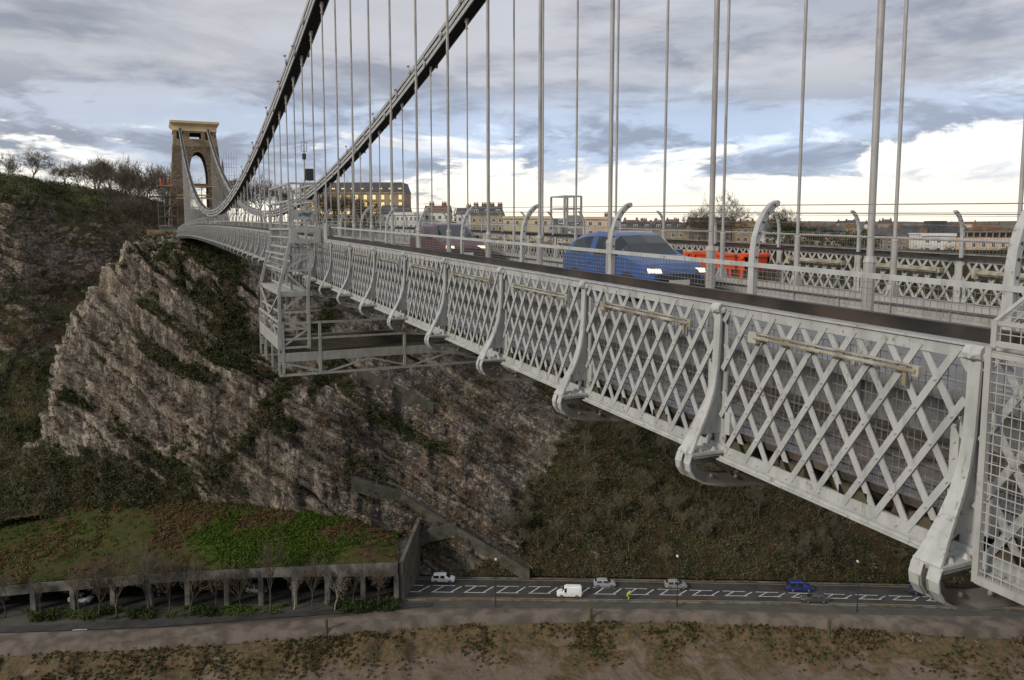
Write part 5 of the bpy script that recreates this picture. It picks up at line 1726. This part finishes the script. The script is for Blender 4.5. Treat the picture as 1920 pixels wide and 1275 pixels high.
for k, st in enumerate(sky_trees):
    lab = 'broad spreading bare tree standing tallest on the grassy hilltop' if k == 3 else 'bare tree on the hilltop skyline, %s from the left edge' % ORD[k]
    tree(lab, st[0], st[1], st[2] - .6, st[3], st[4], 'bare trees on the hilltop skyline', wide=st[5] if len(st) > 5 else 1.)
k = 0
for a, n, h, v in ((-141, 264, 17, 4), (-136, 262, 18, 1), (-131, 260, 18, 5), (-126, 262, 19, 2), (-121, 258, 18, 0), (-117, 255, 18, 3), (-112, 250, 17, 4), (-108, 243, 16, 1), (-146, 262, 15, 0), (-151, 264, 13, 5), (-131, 243, 15, 2), (-126, 246, 16, 0), (-121, 240, 15, 4), (-116, 236, 15, 5), (-111, 230, 14, 1), (-106, 224, 13, 3), (-140, 250, 12, 1), (-129, 233, 12, 4), (-123, 222, 11, 0), (-150, 258, 11, 0), (-144, 256, 12, 2), (-138, 258, 13, 5), (-133, 255, 14, 3), (-128, 252, 14, 1), (-123, 250, 13, 4), (-119, 246, 13, 0), (-114, 244, 12, 2), (-135, 247, 10, 5), (-127, 240, 11, 3), (-120, 234, 11, 1), (-113, 226, 10, 4), (-108, 218, 9, 0), (-117, 222, 9, 2), (-124, 228, 10, 5), (-110, 236, 12, 3)):
    z = zground(a, n, 4)
    tree('bare brown tree in the wooded gully left of the tower', a, n, z - .4, h, v, 'bare trees filling the gully'); k += 1
for k, (a, n, z, h, v) in enumerate(((-104, 252, 1, 15, 0), (-99.5, 256, 1, 17.5, 1), (-95, 250, 1, 18.5, 4), (-90.5, 255, 1, 18.5, 2), (-86, 252, 1, 15, 3), (-81, 258, 1, 14, 5), (-76, 254, 1, 15, 0), (-71.5, 262, 1, 14, 2))):
    tree('bare tree behind the chains right of the tower, %s from the tower' % ORD[k], a, n, z, h, v, 'bare trees between the tower and the mansion block')
for k, (a, n, z, h, v) in enumerate(((-84, 300, 0, 16, 1), (-79, 302, 0, 15, 0), (-74, 298, 0, 15, 3), (-70, 302, 0, 14, 2), (-66, 298, -2, 13, 5))):
    tree('dense dark tree before the mansion block, %s from the left' % ORD[k], a, n, z, h, v, 'dark trees in front of the mansion block')
cr_p = np.array([an(a, n, z) for a, n, z in rng.uniform((-87, 296, -2), (-62, 300, 10), (420, 3))])
cr_p = cr_p[cr_p[:, 2] < 12 - 12 * rng.random(len(cr_p)) ** 2]
clumps('evergreen_shrubs', cr_p, np.tile([[0, 0, 1.]], (len(cr_p), 1)), rng.uniform(.8, 1.6, len(cr_p)), 40, 'ivy', 'leaf', 31, 'dark evergreens before the mansion block')
for k, (a, n, z, h, v, w) in enumerate(((58, 284, -8, 21, 4, .9), (63, 286, -8, 22.5, 1, 1.), (51.5, 286, -8, 16, 2, 1), (79, 276, -8, 16.5, 0, 1.35), (86, 278, -8, 16, 5, 1.25))):
    tree(['tall bare tree over the pedimented stone block', 'tallest bare tree over the roofs right of centre', 'short bare tree left of the tallest bare tree over the roofs', 'round bare tree above the evergreen hedge', 'bare tree at the right end above the evergreen hedge'][k], a, n, z, h, v, 'bare trees among the town roofs', wide=w)
cr_p = np.array([an(a, n, z) for a, n, z in rng.uniform((75, 268, -9), (112, 274, 0), (620, 3))])
hcap = np.interp(cr_p @ AX, [75, 84, 92, 99, 106, 112], [2, 1., .5, -2, -.4, -3])
cr_p = cr_p[cr_p[:, 2] < hcap]
clumps('evergreen_hedge', cr_p, np.tile([[0, 0, 1.]], (len(cr_p), 1)), rng.uniform(.8, 1.5, len(cr_p)), 40, 'ivy', 'leaf', 32, 'dark evergreen hedge between the cream block and the stone terrace')
cr_p = np.array([an(a, n, z) for a, n, z in rng.uniform((-42, 305, -3), (-22, 312, 7.2), (320, 3))])
clumps('autumn_hedge', cr_p, np.tile([[0, 0, 1.]], (len(cr_p), 1)), rng.uniform(.7, 1.3, len(cr_p)), 40, 'dry', 'leaf', 33, 'rusty winter foliage between the white houses and the yellow house')
cr_p = np.array([an(a, n, z) for a, n, z in np.stack([rng.uniform(-60, 420, 700), rng.uniform(420, 760, 700), rng.uniform(-9, -1, 700)], -1)])
clumps('town_trees', cr_p, np.tile([[0, 0, 1.]], (len(cr_p), 1)), rng.uniform(1.5, 3.2, len(cr_p)), 26, 'twig', 'leaf', 34, 'brown winter treetops between the distant roofs')
THIN = []
for k in range(7):
    T, K = tree_mesh(300 + k, 11, [.5, .62, .55, .6, .7, .52, .6][k], 1., 1.2, 5)
    THIN.append((T.mesh('trunk', M['bark'], True), K.mesh('crown', M['twig_tree'])))
# trees in front of the rock shelter
for k, (x, dn, h, v, pl) in enumerate(((-26, -2.0, 9, 3, 0), (-20.5, -1.6, 8, 0, 0), (-14, -2.2, 10, 2, 0), (-10.6, -3.0, 11, 5, 0), (-7.3, -3.5, 17, 4, 0), (-2.6, -2.4, 15, 1, 0), (.8, -2.9, 11, 0, 0), (4.2, -3.2, 12, 3, 0), (8.0, -1.8, 10, 5, 0), (12.5, -2.4, 10, 2, 0), (17.2, -2.6, 16, 0, 0), (20.9, -2.0, 9, 6, 1), (24.1, -2.4, 11, 2, 0), (27.8, -2.4, 9, 6, 1), (30.6, -1.9, 10, 5, 0), (34.5, -1.5, 9, 3, 0))):
    p = gal(x) + NX * dn
    lab = ('pale barked bare tree before the shelter columns, %s pale one from the left' % ('first' if x < 25 else 'second')) if pl else 'bare dark tree before the shelter columns, %s in the row from the left' % ORD[k]
    tree(lab, p @ AX, p @ NX, -68.1, h, v, 'bare trees along the rock shelter', wide=.8, pale=bool(pl) or (THIN if k % 3 else False))
# scrub trees on the wooded slope
r3 = random.Random(9)
k = 0
while k < 200:
    j = r3.randrange(CLF.shape[0] * CLF.shape[1]); i_, j_ = divmod(j, CLF.shape[1])
    p = CLF[i_, j_]
    if wood[i_, j_] < .4 or p[2] > -24 or p[2] < -66 or p @ AX > 105: continue
    tree('bare twiggy tree on the wooded slope above the road', p @ AX, p @ NX, p[2] - .3, r3.uniform(3., 7.0), r3.choice((0, 1, 2, 3, 5, 6)), 'bare trees on the wooded slope', pale=SLOPE); k += 1


# ------------------------------------------------------------------ vehicles
def car_body_mesh(L, W, H, kind, m_body, m_glass):
    """lofted body; returns (body, glass) meshes. front at +y, wheels on z=0"""
    if kind == 'van':
        st = [(0, .50, .72, .84), (.03, .75, .80, .9), (.12, .95, 1.0, .98), (.22, 1.02, 1.06, 1.), (.30, 1.08, H * .90, 1.), (.40, 1.08, H, 1.), (.70, 1.08, H, 1.), (.95, 1.08, H * .99, 1.), (.99, 1.05, H * .94, .97), (1, .9, .95, .95)]
    elif kind == 'mpv':
        st = [(0, .5, .62, .82), (.03, .70, .74, .9), (.10, .86, .90, .97), (.19, .94, .99, 1.), (.36, .98, H * .96, 1.), (.42, .98, H, 1.), (.60, .98, H, 1.), (.66, .98, H, 1.), (.90, .98, H * .96, 1.), (.975, .95, 1.08, .96), (1, .75, .8, .92)]
    else:
        st = [(0, .46, .60, .78), (.015, .62, .70, .86), (.05, .76, .82, .93), (.12, .86, .92, .98), (.22, .93, .99, 1.), (.30, .94, H * .82, 1.), (.38, .95, H * .94, 1.), (.45, .95, H * .985, 1.), (.57, .96, H, 1.), (.63, .96, H, 1.), (.76, .97, H * .975, 1.), (.86, .98, H * .93, 1.), (.94, .97, H * .78, .97), (.985, .93, .99, .93), (1, .7, .78, .88)]
    prof_ = []
    for t, zb, ztp, wf in st:
        y = L / 2 - t * L
        hw_ = W / 2 * wf
        zlow = .22 if .02 < t < .98 else .34
        cab = ztp - zb > .2
        rw = hw_ * (.80 if cab else .86)
        pts = [(hw_ * .90, zlow), (hw_ * .98, .42), (hw_, .62 if zb > .65 else zb * .8), (hw_ * .985, zb), (rw, ztp - (.10 if cab else .015)), (rw * .80, ztp), (0, ztp + (.02 if cab else .0))]
        prof_.append([(x, y, z) for x, z in pts] + [(-x, y, z) for x, z in reversed(pts[:-1])])
    n = len(prof_[0])
    b, g = MB(), MB()
    for i in range(len(prof_) - 1):
        c0, c1 = st[i][2] - st[i][1] > .2, st[i + 1][2] - st[i + 1][1] > .2
        for k in range(n - 1):
            q = [prof_[i][k], prof_[i][k + 1], prof_[i + 1][k + 1], prof_[i + 1][k]]
            side = k in (3, n - 5)
            topf = 4 <= k <= n - 6
            glass = False
            if side and c0 and c1 and (st[i + 1][0] - st[i][0]) > .065: glass = kind != 'van' or st[i][0] < .40
            if side and c0 != c1: glass = False
            if topf and (not c0) and c1: glass = True
            if topf and c0 and c1 and kind not in ('van', 'mpv') and st[i + 1][0] < .39: glass = True
            if topf and c0 and not c1 and kind != 'van': glass = True
            (g if glass else b).add(q, [(0, 1, 2, 3)])
    for e in (0, -1):
        b.add(prof_[e], [tuple(range(n)) if e else tuple(reversed(range(n)))])
        b.add([prof_[e][0], prof_[e][-1], (0, prof_[e][0][1], .25)], [(0, 1, 2)])
    return b.mesh('body', m_body, True), g.mesh('window', m_glass)


mb = MB(); mb.tube([(-.10, 0, 0), (.10, 0, 0)], .315, 18); tyre_m = mb.mesh('tyre', M['black'], False)
mb = MB(); mb.tube([(-.105, 0, 0), (.105, 0, 0)], .20, 12)
for k in range(5):
    a = 2 * math.pi * k / 5; mb.beam((.11, math.cos(a) * .04, math.sin(a) * .04), (.11, math.cos(a) * .2, math.sin(a) * .2), .03, .05, (1, 0, 0))
rim_m = mb.mesh('rim', simple('alloy_rim', (.35, .35, .36), (.25, .25, .25), 5, .35, .6))
M['headlamp'] = material('lit_headlamp', lambda t, b: (t.set(b.inputs['Base Color'], (.9, .8, .6)), t.set(b.inputs['Emission Color'], (1, .80, .48, 1)), setattr(b.inputs['Emission Strength'], 'default_value', 1.15)))
M['lampglass'] = simple('lamp_glass', (.6, .6, .58), (.5, .5, .5), 4, .15)
M['tail'] = simple('tail_lamp', (.35, .02, .015), (.25, .02, .01), 4, .2)
M['carglass'] = simple('car_glass', (.012, .016, .018), (.02, .026, .028), .7, .06)


def car_paint(name, c): return simple(name, c, tuple(x * .9 for x in c), .8, .22)


def car(label, cat, kind, L, W, H, paint, loc, rotz, lit=False, name='car', group=None):
    t = thing(name, label, cat, loc, rotz, group)
    bm, gm = car_body_mesh(L, W, H, kind, paint, M['carglass'])
    inst('body', bm, t); inst('window', gm, t)
    for sy in (.31, -.30):
        for sx in (-1, 1):
            w = inst('wheel', tyre_m, t, (sx * (W / 2 - .09), L * sy, .315)); inst('rim', rim_m, w, rot=(0, 0, 0 if sx > 0 else math.pi))
    mb = MB(); mb.box(-W / 2 * .82, W / 2 * .82, L / 2 - .06, L / 2 + .05, .26, .46); mb.build('front_bumper', M['black'], t, local=True)
    mb = MB(); mb.box(-.55, .55, L / 2 - .0, L / 2 + .06, .50, .60); mb.build('grille', M['black'], t, local=True)
    for sx in (-1, 1):
        mb = MB(); x = sx * W / 2 * .68
        mb.prism([(x - .15, L / 2 - .05, .62), (x + .15, L / 2 - .13, .62), (x + .13, L / 2 - .16, .72), (x - .13, L / 2 - .08, .71)], (0, .07, 0))
        mb.build('headlight', M['headlamp'] if lit else M['lampglass'], t, local=True)
        mb = MB(); mb.box(x - .13, x + .13, -L / 2 - .02, -L / 2 + .12, .72, .95); mb.build('tail_light', M['tail'], t, local=True)
        mb = MB(); mb.box(sx * W / 2 - .02, sx * (W / 2 + .17), L * .16, L * .16 + .08, .95, 1.08); mb.build('mirror', paint, t, local=True)
        for yy in (.05, -.13):
            mb = MB(); mb.box(sx * W / 2 * 1.0 - .01, sx * W / 2 * 1.0 + .015, L * yy, L * yy + .16, .76, .79); mb.build('door_handle', M['black'], t, local=True)
    for e in (1, -1):
        mb = MB(); mb.box(-.26, .26, e * (L / 2 + (.055 if e > 0 else .005)) - .01, e * (L / 2 + (.055 if e > 0 else .005)) + .01, .36, .47); mb.build('number_plate', M['white'] if e > 0 else M['yellow_line'], t, local=True)
    return t


def deck(y): return zt(y) - 1.115


sl = lambda y: math.atan(zs(y))
c = car('bright blue hatchback with lit headlamps driving along the bridge deck', 'car', 'hatch', 3.9, 1.70, 1.50, car_paint('blue_car_paint', (.03, .075, .22)), (10.3, 16.2, deck(16.2)), math.pi, True)
c = car('dark maroon people carrier with lit headlamps farther back on the bridge deck', 'car', 'mpv', 4.4, 1.78, 1.52, car_paint('maroon_car_paint', (.075, .028, .034)), (10.4, 29.6, deck(29.6)), math.pi, True)
RD = math.atan2(-.4436, .8962)
low = [('small white estate car on the road just past the rock shelter', 'car', 'mpv', 4.5, 1.8, 1.6, (.75, .75, .73), -19.2, 147.6, 1),
       ('white panel van driving left along the hatched road', 'van', 'van', 4.6, 1.85, 2.0, (.72, .72, .71), 5.0, 142.4, -1),
       ('silver car with a red tail lamp behind the white van', 'car', 'hatch', 4.2, 1.75, 1.45, (.30, .31, .33), 11.9, 146.8, 1),
       ('grey hatchback on the road below the lattice posts', 'car', 'hatch', 4.2, 1.75, 1.5, (.24, .24, .23), 25.4, 146.7, 1),
       ('dark blue people carrier on the far lane of the road', 'car', 'mpv', 4.9, 1.85, 1.8, (.025, .04, .16), 48.6, 146.6, 1),
       ('dark grey saloon in the near lane beside the blue people carrier', 'car', 'hatch', 4.6, 1.8, 1.42, (.07, .07, .072), 49.9, 142.0, -1),
       ('dark blue hatchback half hidden by the nearest bracket', 'car', 'hatch', 4.2, 1.75, 1.5, (.03, .05, .10), 71.0, 146.2, 1),
       ('white car glimpsed between the leftmost columns of the rock shelter', 'car', 'hatch', 4.2, 1.75, 1.5, (.7, .7, .7), -84.5, 136.6, 1),
       ('grey car glimpsed between middle columns of the rock shelter', 'car', 'hatch', 4.2, 1.75, 1.5, (.3, .3, .3), -53.5, 141.8, 1)]
for k, (lab, cat, kind, L, W_c, H_c, colr, a, n, dr) in enumerate(low):
    car(lab, cat, kind, L, W_c, H_c, car_paint('car_paint', colr), tuple(an(a, n, -67.995)), RD - dr * math.pi / 2, False, 'van' if cat == 'van' else 'car', 'vehicles on the road below')

# orange hopper trough on the far footway
HP = thing('orange_trough', 'bright orange ribbed steel trough lying along the far footway', 'trough', (13.3, 16.5, zt(16.5) - 1.1))
M['orange'] = simple('orange_paint', (.62, .075, .012), (.45, .05, .01), 2, .45)
mb = MB()
y0, y1 = 15.2, 19.3
zb = zt(16) - .62; ztp = zt(16) - .22
mb.box(12.95, 13.0, y0, 17.5, zb + .12, ztp); mb.box(13.6, 13.65, y0, 17.5, zb + .12, ztp); mb.box(12.95, 13.65, y0, y0 + .05, zb + .1, ztp); mb.box(12.95, 13.65, 17.45, 17.5, zb + .1, ztp)
mb.box(12.95, 13.65, y0, 17.5, zb + .08, zb + .12); mb.box(12.92, 13.68, y0 - .03, 17.55, ztp, ztp + .05)
mb.build('trough_body', M['orange'], HP)
mb = MB(); mb.prism([(13.0, 17.5, zb + .2), (13.0, 19.9, ztp - .02), (13.0, 19.9, ztp + .06), (13.0, 17.5, ztp + .03)], (.55, 0, 0)); mb.build('chute', M['orange'], HP)
mb = MB()
for k in range(12):
    y = y0 + .1 + k * .21; mb.box(12.93, 12.97, y, y + .09, zt(16) - .95, zb + .16)
mb.box(12.92, 13.66, y0, 17.5, zt(16) - 1.1, zt(16) - .93)
mb.build('rib_frame', M['orange'], HP)
for y in (y0 + .1, 17.2):
    mb = MB(); mb.tube([(12.9, y, ztp + .02), (13.7, y, ztp + .02)], .08, 8); mb.build('handle_bar', M['orange'], HP)


# ------------------------------------------------------------------ people
def person(label, loc, face, suit, hat=None, pose='stand', skin=(.45, .28, .2), scale=1., trousers=None):
    """continuous skinned figure; clothing is a slightly larger skin over it"""
    t = thing('person', label, 'person', loc, face)
    if pose == 'ride':
        J = {'pel': (0, 0, .95), 'che': (0, .28, 1.32), 'nec': (0, .36, 1.45), 'hea': (0, .44, 1.62), 'top': (0, .45, 1.74), 'lsh': (-.17, .3, 1.38), 'rsh': (.17, .3, 1.38), 'lel': (-.22, .46, 1.18), 'rel': (.22, .46, 1.18), 'lha': (-.2, .68, 1.08), 'rha': (.2, .68, 1.08), 'lhi': (-.09, 0, .93), 'rhi': (.09, 0, .93), 'lkn': (-.12, .34, .72), 'rkn': (.12, .36, .55), 'lan': (-.1, .14, .35), 'ran': (.1, .2, .12), 'lto': (-.1, .3, .30), 'rto': (.1, .36, .08)}
    else:
        b = .22 if pose == 'lean' else 0
        J = {'pel': (0, 0, .95), 'che': (0, b * .6, 1.28), 'nec': (0, b, 1.47), 'hea': (0, b * 1.1, 1.62), 'top': (0, b * 1.1, 1.74), 'lsh': (-.19, b * .8, 1.42), 'rsh': (.19, b * .8, 1.42), 'lel': (-.25, b + .02, 1.14), 'rel': (.25, b + .05, 1.14), 'lha': (-.23, b + .2, .93), 'rha': (.2, b + .3, 1.05), 'lhi': (-.09, 0, .92), 'rhi': (.09, 0, .92), 'lkn': (-.11, .03, .5), 'rkn': (.11, .05, .5), 'lan': (-.11, 0, .08), 'ran': (.12, 0, .08), 'lto': (-.12, .17, .04), 'rto': (.13, .17, .04)}
    E = [('pel', 'che'), ('che', 'nec'), ('nec', 'hea'), ('hea', 'top'), ('che', 'lsh'), ('che', 'rsh'), ('lsh', 'lel'), ('rsh', 'rel'), ('lel', 'lha'), ('rel', 'rha'), ('pel', 'lhi'), ('pel', 'rhi'), ('lhi', 'lkn'), ('rhi', 'rkn'), ('lkn', 'lan'), ('rkn', 'ran'), ('lan', 'lto'), ('ran', 'rto')]
    Rd = {'pel': .13, 'che': .15, 'nec': .055, 'hea': .10, 'top': .07, 'lsh': .075, 'rsh': .075, 'lel': .048, 'rel': .048, 'lha': .034, 'rha': .034, 'lhi': .09, 'rhi': .09, 'lkn': .065, 'rkn': .065, 'lan': .045, 'ran': .045, 'lto': .04, 'rto': .04}

    def skin_obj(name, keys, mat, grow):
        ks = list(keys)
        m = bpy.data.meshes.new(name)
        m.from_pydata([J[k] for k in ks], [(ks.index(a), ks.index(b)) for a, b in E if a in ks and b in ks], [])
        m.materials.append(mat)
        o = inst(name, m, t, scale=(scale,) * 3)
        md = o.modifiers.new('skin', 'SKIN'); m.skin_vertices  # layer made by the modifier
        for i, k in enumerate(ks):
            s = m.skin_vertices[0].data[i]; s.radius = (Rd[k] + grow, Rd[k] + grow)
            s.use_root = (k == 'pel')
        sb = o.modifiers.new('sub', 'SUBSURF'); sb.levels = 2; sb.render_levels = 2
        return o
    skin_obj('body', J.keys(), simple('skin', skin, tuple(x * .9 for x in skin), 5, .5), 0)
    skin_obj('coverall', [k for k in J if k not in ('nec', 'hea', 'top', 'lha', 'rha', 'lto', 'rto')], suit, .028)
    if hat:
        x, y, z = J['top']
        mb = MB(); mb.tube([(x, y, z - .09), (x, y, z - .02), (x, y, z + .05), (x, y, z + .09)], [.135, .13, .10, .03], 10); mb.tube([(x, y + .03, z - .10), (x, y + .03, z - .08)], .16, 10)
        mb.build('helmet', hat, t, local=True, smooth=True).scale = (scale,) * 3
    return t


M['orangesuit'] = simple('orange_workwear', (.62, .09, .015), (.5, .07, .012), 6, .7)
M['hivis'] = simple('yellow_workwear', (.50, .62, .02), (.42, .52, .02), 6, .6)
M['whitehat'] = simple('white_helmet', (.7, .7, .68), (.6, .6, .6), 4, .3)
person('worker in orange overalls on the scaffold nearest its open left end', (1.75, 200.2, 9.75), 2.6, M['orangesuit'], M['orangesuit'], 'lean')
person('worker in orange overalls and white helmet on the scaffold against the tower', (3.35, 200.3, 9.75), -2.4, M['orangesuit'], M['whitehat'])
person('worker in a yellow high visibility suit walking on the bridge deck', (11.2, 105, zt(105) - 1.115), math.pi, M['hivis'], M['hivis'])
CY = person('cyclist in a bright yellow jacket riding along the road below', tuple(an(15.6, 140.2 + 1.0, -67.99)), RD - math.pi / 2, M['hivis'], M['hivis'], 'ride')
BC = thing('bicycle', 'dark bicycle under the yellow jacketed rider on the road', 'bicycle', tuple(an(15.6, 141.2, -67.99)), RD - math.pi / 2)
for y in (-.5, .52):
    mb = MB(); mb.tube([(0, y + .33 * math.cos(k * math.pi / 8), .34 + .33 * math.sin(k * math.pi / 8)) for k in range(17)], .018, 5, False); mb.build('wheel', M['black'], BC, local=True)
mb = MB()
for p, q in (((0, -.5, .34), (0, -.12, .92)), ((0, -.12, .88), (0, .4, .85)), ((0, .4, .85), (0, .0, .3)), ((0, -.12, .8), (0, .0, .3)), ((0, -.5, .34), (0, 0, .3)), ((0, .52, .34), (0, .38, 1.0)), ((-.22, .62, 1.05), (.22, .62, 1.05)), ((0, .38, 1.0), (0, .6, 1.05))): mb.tube([p, q], .018, 5)
mb.build('frame', M['black'], BC, local=True)

# ------------------------------------------------------------------ street furniture
for k, (x, y, h, lab) in enumerate(((53.6, 127.3, 8.4, 'tall street lamp with a white head by the road near the white van'), (83.6, 113.9, 9.0, 'tall street lamp with a white head by the road behind the cyclist'), (111.9, 99.2, 8.8, 'tall street lamp by the road near the dark grey saloon'))):
    t = thing('street_lamp', lab, 'street lamp', (x, y, -68), 0, 'street lamps along the road')
    mb = MB(); mb.tube([(x, y, -68.1), (x, y, -68 + h)], [.09, .055], 8); mb.tube([(x, y, -68.1), (x, y, -66.8)], .13, 8); mb.build('pole', M['black'], t)
    mb = MB(); mb.tube([(x, y, -68 + h - .1), (x + NX[0] * .7, y + NX[1] * .7, -68 + h + .1)], .04, 6); mb.build('arm', M['black'], t)
    mb = MB(); p = np.array([x, y, -68 + h + .1]) + NX * .7
    mb.tube([p - NX * .3, p + NX * .1, p + NX * .4], [.16, .24, .12], 8); mb.build('lamp_head', M['white'], t)
for k, (x, y, lab) in enumerate(((67.5, 117.0, 'dark mooring post on the quay edge near the white van'), (102.3, 96.3, 'dark mooring post on the quay edge below the second bracket'), (24, 131.5, 'dark mooring post on the quay edge below the last shelter column'))):
    t = thing('mooring_post', lab, 'post', (x, y, -69), 0, 'mooring posts on the quay')
    mb = MB(); mb.tube([(x, y, -69.5), (x, y, -66.6)], .26, 8); mb.build('shaft', M['timber_under'], t)
    mb = MB(); mb.tube([(x, y, -66.6), (x, y, -66.3)], [.34, .24], 8); mb.build('cap', M['timber_under'], t)
RB = []
for k in range(70):
    a = rng.uniform(62, 120); n = np.interp(a, qa, qb) - rng.uniform(.2, 2.4)
    p = an(a, n, -69.3 - rng.uniform(0, 1.)); RB.append(p)
mb = MB()
for p in RB:
    s = rng.uniform(.25, .75); v = [Vector(p) + Vector(rng.normal(0, 1, 3)).normalized() * s * rng.uniform(.7, 1.1) for _ in range(9)]
    bm_ = bpy.data.meshes.new('t')
    import bmesh
    b_ = bmesh.new()
    for q in v: b_.verts.new(q)
    bmesh.ops.convex_hull(b_, input=b_.verts)
    idx = {}
    fs = []
    vs = [tuple(q.co) for q in b_.verts]
    b_.verts.index_update()
    for f in b_.faces: fs.append(tuple(q.index for q in f.verts))
    b_.free(); mb.add(vs, fs); bpy.data.meshes.remove(bm_)
o = mb.build('quay_rubble', M['rock']); o['kind'] = 'stuff'; o['label'] = 'pale broken stones along the quay edge at right'
